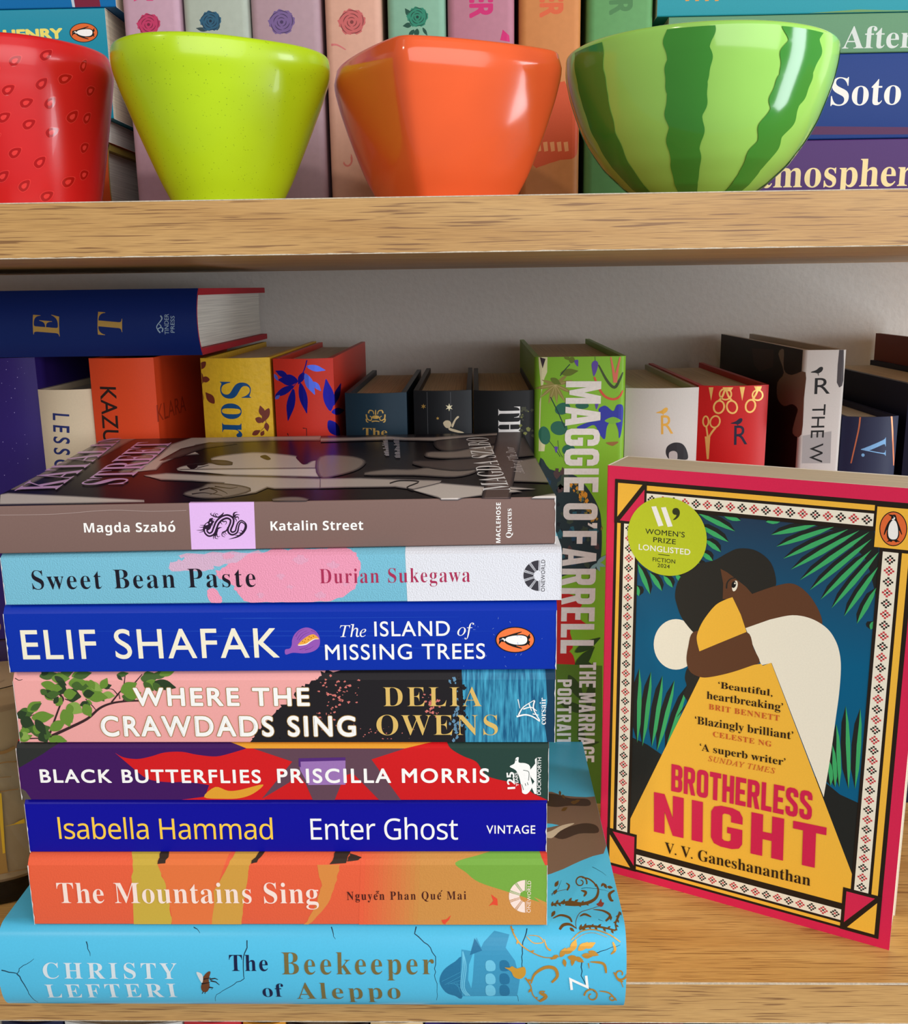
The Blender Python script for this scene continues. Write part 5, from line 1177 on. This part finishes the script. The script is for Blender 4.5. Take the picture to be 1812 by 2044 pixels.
# red with blue leaves
a = text_art('leaf'); BF = C(24, 22, 150, rough=.22, metal=.5); BF2 = C(84, 110, 235, rough=.25, metal=.3)
a.polys([cY(lf(*q)) for q in ((1000, 390, 190, 110, 182), (960, 440, 230, 70, 150), (900, 350, 130, 60, 205), (960, 470, 320, 80, 100), (1025, 410, 310, 80, 78), (1060, 310, 130, 60, 115), (1320, 690, 320, 110, 262), (1340, 640, 240, 60, -70), (1330, 700, 130, 70, -10), (1300, 780, 200, 110, 55))], BF, 'leaf_print')
a.polys([cY(lf(*q)) for q in ((1085, 250, 190, 62, 12), (1070, 320, 230, 80, 65), (1150, 400, 120, 50, 50), (770, 325, 80, 30, 60), (780, 570, 60, 34, -40))], BF2, 'leaf_print')
a.poly(cY(strokep(spl([(1090, 190), (1065, 280), (1020, 370), (960, 450), (930, 520)], 4, False), 12, 5)), BF, 'leaf_print')
a.polys([cY(strokep(p, 9, 6)) for p in ([(1050, 855), (1085, 858), (1088, 930)], [(900, 905), (908, 930)])], C(50, 20, 26), 'title_lettering')
a.done()
# petrol blue with crest
a = text_art('teal'); cG = crop(680, 730, 4.53)
a.polys([cG(p) for p in [ell(315, 465, 34, 16)]+[strokep(spl(q, 4, False), 13, 7) for q in ([(230, 440), (240, 480), (270, 495), (280, 470), (262, 455)], [(400, 440), (395, 480), (362, 495), (352, 470), (370, 455)], [(250, 430), (260, 405), (290, 410), (300, 440)], [(382, 430), (372, 405), (342, 410), (332, 440)], [(315, 445), (315, 400)], [(280, 505), (315, 500), (350, 505)], [(230, 480), (235, 505), (250, 510)], [(402, 480), (398, 505), (382, 510)])]], GOLD, 'crest_print')
T1(a, cG, 'The', (200, 630), (420, 634), (205, 562), GOLD, font='s'); a.done()
# black with stars
a = text_art('star')
a.polys([cG(strokep(p, 3.5)) for p in ([(780, 238), (790, 700)], [(992, 238), (996, 500)])], C(96, 98, 102), 'thread_print')
def star(x, y, r, n=6): return [(x+(r if k % 2 == 0 else r*.38)*math.sin(math.pi*k/n), y-(r if k % 2 == 0 else r*.38)*math.cos(math.pi*k/n)) for k in range(2*n)]
a.polys([cG(star(748, 368, 25)), cG(star(876, 476, 16))], GOLD, 'star_print'); a.poly(cG(star(980, 376, 36)), C(236, 226, 190), 'star_print')
a.polys([cG(spl(p, 3)) for p in ([(925, 520), (950, 495), (985, 500), (1000, 530), (985, 560), (950, 560)], [(975, 560), (1010, 570), (1060, 585), (1115, 605), (1060, 606), (985, 585)], [(1000, 545), (1020, 500), (1045, 465), (1062, 455), (1068, 468), (1040, 495), (1015, 555)])], C(196, 180, 150), 'figure_print')
a.done()
a = text_art('th'); T1(a, cG, 'THE', (1422, 372), (1424, 740), (1622, 372), C(228, 226, 224), font='s', off=-.008, sp=1.15)
random.seed(5)
for k in range(16):
    x, y = random.uniform(1620, 1740), random.uniform(380, 640); r = random.uniform(8, 26)
    a.poly(cG(blot([(x-r, y), (x, y-r*.8), (x+r, y), (x, y+r*.8)], r*.25, 3, seed=k)), C(64, 66, 50) if k % 3 else C(112, 116, 60), 'flower_print', lay=a.lay+k % 2)
a.done()
# lime green jungle jacket
a = text_art('mag'); cJ = crop(1050, 670, 8.236); c5 = crop(1080, 680, 2.22); c6 = crop(1050, 880, 6.388); P_ = 'jungle_print'
OLI = C(96, 112, 34); OL2 = C(138, 128, 66); TL = C(40, 98, 80); DTL = C(28, 58, 54); VI = C(92, 72, 156); BL = C(52, 60, 160); RO = C(206, 84, 64); BRN = C(120, 92, 50)
a.polys([cJ([(200, 330), (350, 335), (345, 600), (300, 700), (220, 1100), (205, 1900), (300, 1900), (320, 1700), (230, 1500), (250, 900)]), ], C(206, 200, 156), P_)
a.poly(cJ([(225, 340), (320, 380), (270, 540)]), C(46, 30, 40), P_)
a.polys([cJ(leafp(480, 810, l, w, d)) for l, w, d in ((360, 70, 170), (330, 60, 140), (330, 80, 110), (300, 70, 85), (330, 60, 60), (330, 60, 25), (300, 60, -15), (280, 60, -40), (240, 60, 200))], OL2, P_)
a.polys([cJ(strokep([(480, 810), (480+l*math.cos(math.radians(d)), 810+l*math.sin(math.radians(d)))], 10, 4)) for l, d in ((330, 170), (320, 140), (320, 110), (290, 85), (320, 60), (320, 25), (280, -15))], C(176, 160, 104), P_)
a.polys([cJ(leafp(*q)) for q in ((560, 620, 300, 120, -8), (400, 700, 200, 100, 30), (700, 380, 120, 110, 20), (640, 300, 120, 90, 60))], OLI, P_)
a.polys([cJ(ell(*q)) for q in ((600, 1200, 130, 95, -20), (540, 1520, 140, 115, 10), (300, 1640, 95, 150, -10), (920, 1150, 110, 55, 0), (700, 1880, 110, 90, 0))], TL, P_)
a.polys([cJ(strokep(spl(p, 4, False), w)) for p, w in (([(400, 1010), (520, 1250), (640, 1520)], 16), ([(370, 1720), (470, 1850), (560, 1990)], 10), ([(720, 470), (620, 580), (560, 660)], 14), ([(820, 340), (880, 330)], 8), ([(1130, 330), (1135, 410)], 8), ([(520, 1720), (540, 1890), (600, 2000)], 8))], DTL, P_)
a.polys([cJ(spl(p, 4)) for p in ([(1078, 460), (1130, 408), (1182, 450), (1165, 560), (1112, 668), (1085, 560)], [(792, 412), (852, 398), (856, 460), (850, 508), (812, 470)], [(1130, 1110), (1190, 1112), (1155, 1215)], [(465, 1830), (520, 1830), (510, 1890), (490, 1930)])], VI, P_)
a.poly(cJ(strokep(spl([(1190, 480), (1330, 740), (1450, 850), (1530, 740), (1590, 600)], 5, False), 22, 16, 48)), C(66, 80, 48), P_)
a.poly(cJ(strokep(spl([(1390, 350), (1430, 560), (1462, 770)], 5, False), 22, 60)), C(216, 112, 92), P_); a.poly(cJ(strokep(spl([(1545, 350), (1500, 560), (1464, 770)], 5, False), 22, 60)), C(216, 112, 92), P_)
a.poly(cJ(strokep(spl([(1120, 680), (1200, 870), (1300, 1000), (1430, 1045), (1530, 1005), (1590, 900)], 5, False), 30, 24, 40)), RO, P_)
a.poly(cJ(spl([(1190, 1210), (1300, 1150), (1430, 1240), (1490, 1140), (1585, 1150), (1590, 1350), (1560, 1600), (1525, 1685), (1510, 1540), (1430, 1380), (1330, 1490), (1295, 1695), (1220, 1640), (1120, 1470), (960, 1530), (830, 1510), (1000, 1430), (1200, 1390), (1225, 1300)], 4)), BL, P_)
a.poly(cJ(spl([(1290, 1400), (1430, 1335), (1560, 1400), (1460, 1440), (1420, 1450)], 4)), C(120, 176, 60), P_)
a.poly(cJ(spl([(1310, 1760), (1420, 1745), (1520, 1745), (1450, 1800), (1400, 1810)], 4)), C(150, 104, 60), P_)
a.poly(c6(spl([(160, 300), (300, 360), (480, 410), (640, 450), (780, 600), (900, 800), (955, 1000), (960, 1400), (900, 1640), (700, 1660), (480, 1720), (300, 1800), (160, 1700)], 4)), C(38, 54, 58), P_)
random.seed(31)
for k in range(60):
    x, y = random.uniform(200, 920), random.uniform(400, 1700); r = random.uniform(18, 70)
    if x > 560+(y-400)*.6 and y < 1000: continue
    a.poly(c6(blot([(x-r*.7, y), (x, y-r), (x+r*.7, y), (x, y+r)], r*.3, 3, seed=k)), random.choice((C(44, 96, 108), C(60, 74, 60), C(28, 36, 44), C(80, 60, 60), C(36, 66, 90))), P_, lay=a.lay+k % 4)
a.lay += 4
for k in range(34):
    t = random.random(); x, y = 590+t*330+random.uniform(-60, 60), 560+t*520+random.uniform(-90, 60); r = random.uniform(14, 46)
    a.poly(c6(blot([(x-r*.6, y), (x, y-r), (x+r*.6, y), (x, y+r)], r*.3, 3, seed=k+90)), random.choice((C(216, 146, 44), C(170, 128, 44), C(130, 116, 48))), P_, lay=a.lay+k % 3)
a.lay += 3
a.polys([c6(leafp(*q)) for q in ((900, 1560, 170, 50, -40), (900, 1560, 120, 46, 20), (900, 1560, 170, 50, 130), (900, 1560, 110, 44, 70))], C(130, 168, 168), P_)
a.polys([c5(spl(p, 3)) for p in ([(60, 1120), (180, 1150), (160, 1220), (230, 1280), (130, 1270), (140, 1360), (70, 1400), (60, 1300)], [(70, 1395), (130, 1380), (150, 1440), (120, 1500), (60, 1510)])], C(190, 36, 34), P_)
a.polys([c5(leafp(*q)) for q in ((150, 1380, 130, 40, -30), (140, 1470, 150, 46, -50), (200, 1420, 110, 40, 60), (150, 1620, 120, 50, 20), (90, 1700, 100, 40, 40))], C(48, 74, 34), P_)
a.polys([c5([(20, 1430), (270, 1440), (270, 2100), (20, 2100)])], C(84, 118, 36), P_)
a.polys([c5(leafp(*q)) for q in ((120, 1480, 140, 46, 60), (230, 1500, 150, 40, 100), (80, 1600, 150, 40, 20), (130, 1800, 130, 36, -10), (200, 1900, 150, 40, 160), (170, 1700, 120, 34, 80))], C(52, 72, 32), P_)
MW = C(226, 220, 212, rough=.5, grain=.12, gscale=700)
a.text('MAGGIE O\u2019FARRELL', (1129.6, 761), (1118.2, 1304), (1200, 761), MW, 'author_lettering', font='b', sp=1.0)
a.text('THE MARRIAGE', (1156.5, 1322), (1153.3, 1521), (1189.6, 1322), MW, 'title_lettering', font='b', sp=1.2)
a.text('PORTRAIT', (1112.5, 1356), (1111, 1485), (1141, 1356), MW, 'title_lettering', font='b', sp=1.2)
a.done()
# white with the bird
a = text_art('white'); GL2 = C(214, 164, 70, rough=.35, metal=.3)
T1(a, cR, 'R', (558, 934), (620, 930), (562, 838), GL2, 'bird_emblem'); birdR(a, cR, 566, 826, 70, GL2)
a.poly(cR(spl([(582, 1030), (590, 995), (625, 976), (665, 982), (688, 1015), (692, 1060), (640, 1060), (600, 1060)], 4)), C(40, 38, 42), 'portrait_print'); a.poly(cR(spl([(598, 1030), (620, 1018), (640, 1030), (636, 1070), (604, 1070)], 4)), C(176, 168, 164), 'portrait_print')
a.done()
# golden scissors
a = text_art('scis'); GS = C(232, 186, 104, rough=.35, metal=.25)
def ring(x, y, rx, ry, w, rot=0): return strokep(ell(x, y, rx, ry, rot, 20)+ell(x, y, rx, ry, rot, 20)[:1], w)
a.polys([cR(p) for p in [ring(852, 795, 26, 32, 9, 15), ring(918, 795, 26, 32, 9, -15), ring(1012, 790, 24, 32, 9, 15), ring(785, 868, 14, 26, 8), ring(832, 870, 24, 30, 8, 20), ring(885, 730, 30, 28, 8), ring(1048, 735, 26, 26, 8),
    [(870, 695), (925, 695), (912, 715), (880, 715)], [(1030, 690), (1070, 690), (1062, 712), (1040, 712)], [(800, 695), (824, 695), (812, 764)], [(957, 693), (984, 693), (970, 764)], [(780, 945), (808, 945), (800, 1060), (790, 1060)],
    strokep(spl([(850, 765), (870, 740), (880, 712)], 4, False), 10), strokep(spl([(920, 765), (900, 740), (890, 712)], 4, False), 10), strokep(spl([(1022, 760), (1040, 730), (1052, 700)], 4, False), 10), strokep(spl([(835, 900), (815, 925), (800, 950)], 4, False), 10), strokep(spl([(788, 895), (792, 925), (795, 950)], 4, False), 9)]], GS, 'scissors_print')
NB = C(28, 26, 52); T1(a, cR, 'R', (928, 988), (996, 984), (934, 890), NB, 'bird_emblem'); birdR(a, cR, 945, 880, 70, NB)
a.done()
# grey with the skull
a = text_art('skull'); SKD = C(70, 64, 66)
a.poly(cS([(1190, 262), (1232, 262), (1228, 540), (1215, 590), (1190, 605), (1168, 560), (1176, 400)]), SKD, 'skull_print')
a.poly(cS([(860, 1040), (1120, 1000), (1110, 1290), (850, 1290)]), C(158, 154, 152), 'grey_band_print')
T1(a, cS, 'R', (965, 665), (1106, 660), (978, 520), BLACK, 'bird_emblem'); birdR(a, cS, 995, 470, 130, BLACK)
T1(a, cS, 'THE W', (950, 758), (918, 1285), (1068, 758), BLACK); a.done()
rt = BK['skull'][0]; S = Flat(rt.matrix_world.copy(), (0, 0, 0), (0, 1, 0), (1, 0, 0), (.1, .06)); bc = [o for o in rt.children if o.name.startswith('back_cover')][0]
a = Art(bc, S); BN = C(150, 134, 124)
a.poly(cS(spl([(690, 262), (690, 440), (760, 492), (886, 466), (872, 700), (850, 1030), (768, 1018), (795, 880), (815, 800), (765, 755), (690, 772), (632, 700), (632, 560), (690, 470), (640, 300)], 3)), BN, 'skull_print')
a.polys([cS(p) for p in ([(400, 250), (600, 262), (590, 420), (470, 460), (420, 400)],)], C(66, 46, 40), 'socket_print'); a.done()
# navy with the initial
a = text_art('navy'); CPP = C(206, 122, 84, rough=.35, metal=.4)
a.polys([cS(strokep(spl(p, 4, False), 15, 12)) for p in ([(1380, 868), (1370, 960), (1345, 1080), (1296, 1290)], [(1664, 866), (1672, 1000), (1684, 1310)])], CPP, 'copper_line')
T1(a, cS, 'V', (1390, 1078), (1392, 1246), (1612, 1078), C(120, 168, 212), font='s', off=-.006); a.poly(cS(ell(1405, 1216, 15)), C(120, 168, 212), 'title_lettering'); a.done()
# navy lying on the row
a = text_art('ham')
T1(a, cL, 'E', (350, 502), (347, 378), (196, 502), GOLD, font='s', off=-.006); T1(a, cL, 'T', (716, 503), (716, 370), (572, 503), GOLD, font='s', off=-.006)
SV = C(160, 186, 206, rough=.4); T1(a, cL, 'TINDER', (986, 490), (984, 370), (962, 490), SV, 'publisher_lettering'); T1(a, cL, 'PRESS', (1019, 480), (1018, 382), (996, 480), SV, 'publisher_lettering')
a.polys([cL(strokep(spl(p, 4, False), 8, 4)) for p in ([(936, 380), (944, 400), (915, 440), (918, 460)], [(935, 480), (920, 460), (940, 445), (930, 430)], [(945, 475), (950, 455), (935, 450)])], SV, 'publisher_logo'); a.done()

# ================================================================ print on the upper shelf
cU = crop(240, 0, 4.314); cV = crop(640, 0, 6.969); cW = crop(880, 0, 4.118); cX = crop(1100, 0, 2.545); cH = crop(0, 0, 6.969); c2u = crop(560, 0, 2.9226)
def rose(a, cx, cy, r, m1, m2, m3, seed, leaves=()):
    random.seed(seed); P_ = 'rose_print'
    a.polys([leafp(cx+dx*r, cy+dy*r, l*r, w*r, d) for dx, dy, l, w, d in leaves], m3, P_)
    for k in range(6):
        t = k*math.pi/3+random.uniform(-.2, .2); a.poly(blot(ell(cx+.5*r*math.cos(t), cy+.5*r*math.sin(t), .52*r, .5*r, n=9), r*.06, 3, seed+k), m1, P_, lay=a.lay)
    a.lay += 1
    for rr, n in ((.9, 5), (.62, 4), (.36, 3)):
        for k in range(n):
            t0 = k*6.283/n+rr*5+random.uniform(-.2, .2)
            arc_ = [(cx+rr*r*(1-.10*j/5)*math.cos(t0+j*.2*5/n), cy+rr*r*(1-.10*j/5)*math.sin(t0+j*.2*5/n)) for j in range(6)]
            a.poly(strokep(arc_, r*.02, r*.02, r*.075), m2, P_, lay=a.lay)
    a.lay += 1; a.poly(ell(cx, cy, r*.14, n=10), m2, P_)
for key, cx, cy, r, c1_, c2_, c3_, lv in (
    ('u1', 296.5, 49, 23, (190, 56, 100), (122, 30, 62), (110, 60, 70), ()), ('u2', 420, 42, 21, (44, 92, 120), (20, 44, 64), (52, 74, 80), ((-.3, .9, -1.1, .4, 12), (.6, .9, .8, .3, -70))), ('u3', 562, 44, 26, (118, 94, 146), (74, 58, 96), (90, 74, 110), ()),
    ('u4', 702, 44, 27, (196, 100, 100), (126, 60, 60), (120, 70, 60), ()), ('u5', 833, 34, 21, (44, 132, 106), (18, 60, 50), (30, 76, 62), ((-.6, .0, -1.0, .5, 55), (-.5, .7, -.9, .5, -10), (-.3, 1.2, -.9, .4, -50), (.0, 1.1, .9, .5, 100), (.5, 1.0, .9, .3, 60)))):
    a = text_art(key); rose(a, cx, cy, r, C(*c1_), C(*c2_), C(*c3_), 7, lv)
    if key == 'u1': a.polys([cU([(118, -14), (165, -8), (118, 12)]), cU([(200, -14), (300, -14), (280, 6), (230, 6)])], C(214, 60, 120), 'lettering')
    if key == 'u4':
        a.poly(c2u(strokep(spl([(295, 262), (330, 262), (380, 290)], 4, False), 14, 6)), C(206, 116, 116), 'ornament_print'); a.poly(c2u(ring(390, 930, 26, 38, 10)), C(206, 116, 106), 'ornament_print')
    a.done()
for key, cr, A_, B_, tp, m in (('u6', cW, (241, -62), (243, 143), (418, -62), C(200, 44, 112)), ('u7', cW, (820, -66), (820, 138), (997, -66), C(214, 98, 62)), ('u8', cW, (1390, -90), (1392, 117), (1566, -90), C(78, 128, 80))):
    a = text_art(key); T1(a, cr, 'ER', A_, B_, tp, m, bold=.04)
    if key == 'u6': a.poly(cW([(508, 243), (560, 292), (566, 345), (486, 330)]), C(206, 44, 116), 'ornament_print')
    if key == 'u7':
        a.poly(c2u(blot([(1480, 620), (1540, 520), (1620, 470), (1690, 520), (1735, 640), (1730, 900), (1600, 940), (1470, 960)], 8, seed=4)), C(206, 84, 48), 'ornament_print')
        a.polys([c2u([(1490+k*40, 830), (1515+k*40, 826), (1520+k*40, 880), (1498+k*40, 885)]) for k in range(5)], C(226, 150, 96), 'ornament_print')
    a.done()
a = text_art('pl2'); a.S.start = (.19, .02)
a.poly(cH([(-60, 140), (205, 140), (212, 480), (212, 1500), (-60, 1500)]), C(96, 184, 172), 'cover_print'); a.poly(cH(ell(560, 120, 300, 185, a0=0, a1=180, n=24)), C(84, 178, 176), 'cover_print')
T1(a, cH, 'HENRY', (64, 555), (868, 530), (64, 424), C(240, 226, 116), bold=.05); penguin(a, 1165/6.969, 455/6.969, 28.4, 1, C(226, 108, 50), sx=.86); a.done()
a = text_art('pl1'); a.poly(cH([(985, -300), (1330, -300), (1400, 92), (1045, 100)]), C(120, 28, 56), 'cover_print'); a.poly(cH([(930, -300), (975, -300), (1045, 100), (1008, 98)]), C(190, 204, 216), 'cover_print'); a.done()
a = text_art('pr4'); a.text('Atmosphere', cX([(933, 955)])[0], cX([(1912, 943)])[0], cX([(933, 812)])[0], C(236, 216, 160), 'title_lettering', font='s', off=0); a.done()
a = text_art('pr3'); T1(a, cX, 'Soto', (1418, 536), (1772, 530), (1425, 393), C(236, 234, 228), font='s', off=-.003); a.poly(cX([(600, 638), (2900, 655), (2900, 700), (600, 688)]), C(84, 44, 84), 'cover_band'); a.done()
a = text_art('pr2'); T1(a, cX, 'After', (1476, 247), (1838, 242), (1480, 134), C(208, 216, 212), font='s', off=-.003); a.done()
a = text_art('pr1'); a.poly(cX([(1500, -400), (1990, -400), (1990, 60), (1700, 52), (1560, 48)]), C(110, 150, 92), 'cover_print'); a.polys([cX([(676+k*50, -30), (704+k*50, -30), (700+k*50, 4), (682+k*50, 6)]) for k in range(4)], C(226, 150, 70), 'lettering'); a.done()

# ================================================================ bowl decoration
root, S = BK['melon']; DGN = ceramic((62, 140, 50))
for k in range(8):
    th0 = math.radians(-90-64+47.1*k) if k < 4 else math.radians(-90-64+47.1*3+(360-47.1*3)*(k-3)/5)
    a = Art(root, S); S.grid = None; random.seed(40+k); ph = [random.uniform(0, 6) for _ in range(6)]; nt_, nv_ = 8, 90; uvs = []; fs = []
    am = (.3, .55, 1.0, .5)[k % 4]
    for j in range(nv_+1):
        t = .02+.978*j/nv_
        bump = lambda p: am*(.040*abs(math.sin(2*math.pi*2.6*t+p))+.012*math.sin(2*math.pi*7*t+p*2))
        w = .156+.02*math.sin(2.2*t+ph[4]); c_ = th0+.03*math.sin(4*t+ph[5])*am
        l, r = c_-w-bump(ph[0]), c_+w+bump(ph[1])
        uvs += [(l+(r-l)*i/nt_, t) for i in range(nt_+1)]
    fs = [(j*(nt_+1)+i, j*(nt_+1)+i+1, (j+1)*(nt_+1)+i+1, (j+1)*(nt_+1)+i) for j in range(nv_) for i in range(nt_)]
    a.put(uvs, fs, DGN, 'stripe', lay=1, jit=.00022)
    ob = a.done()['stripe']; ob.data.polygons.foreach_set('use_smooth', [True]*len(ob.data.polygons))
root, S = BK['berry']; cB1 = crop(0, 0, 2.9226); random.seed(9)
SD = ceramic((172, 14, 20)); SH = ceramic((226, 56, 54)); S.grid = (.05, .05)
for x, y in ((85, 355), (265, 322), (240, 490), (375, 460), (485, 385), (45, 525), (525, 530), (290, 602), (20, 685), (165, 725), (420, 682), (505, 690), (300, 772), (85, 892), (490, 862), (230, 948), (15, 1030), (140, 1085), (395, 1062), (488, 1020), (270, 1145), (150, 600), (-40, 420), (-40, 800), (-40, 960)):
    a = Art(root, S); d = random.uniform(-50, -15); fx = .62 if x > 450 else 1
    tear = lambda k: [(x+fx*k*(u*math.cos(math.radians(d))-v*math.sin(math.radians(d))), y+k*(u*math.sin(math.radians(d))+v*math.cos(math.radians(d)))) for u, v in spl([(1.25, 0), (.6, .55), (-.2, .72), (-.85, .4), (-.85, -.4), (-.2, -.72), (.6, -.55)], 3)]
    a.poly(cB1(tear(42)), SH, 'seed', lay=4); a.poly(cB1(tear(37)), SD, 'seed', lay=12); a.poly(cB1(tear(18)), SH, 'seed', lay=20); a.done()

# ================================================================ markings on the candle jar
cK = crop(0, 1480, 5.375); a = Art(cd_, SCN); GY = C(226, 180, 50, rough=.3, metal=.4); SM = C(134, 98, 52, rough=.6)
a.poly(cK([(-60, 600), (0, 590), (60, 1200), (86, 1408), (0, 1424), (-60, 1430)]), C(150, 112, 54, rough=.6), 'label_print')
a.poly(cK([(-20, 556), (16, 556), (57, 1196), (30, 1204), (-4, 820), (-20, 760)]), GY, 'label_print')
a.poly(cK([(40, 912), (150, 884), (220, 845), (262, 826), (266, 876), (180, 888)]), GY, 'label_print')
a.polys([cK(strokep(spl(p, 4, False), w)) for p, w in (([(-40, 130), (60, 110), (160, 60)], 34), ([(-40, 250), (40, 225), (180, 215)], 14), ([(-40, 550), (90, 525), (200, 510)], 12), ([(-40, 1430), (120, 1400), (310, 1362)], 8), ([(-40, 390), (120, 378)], 8))], SM, 'smudge_print')
a.done()
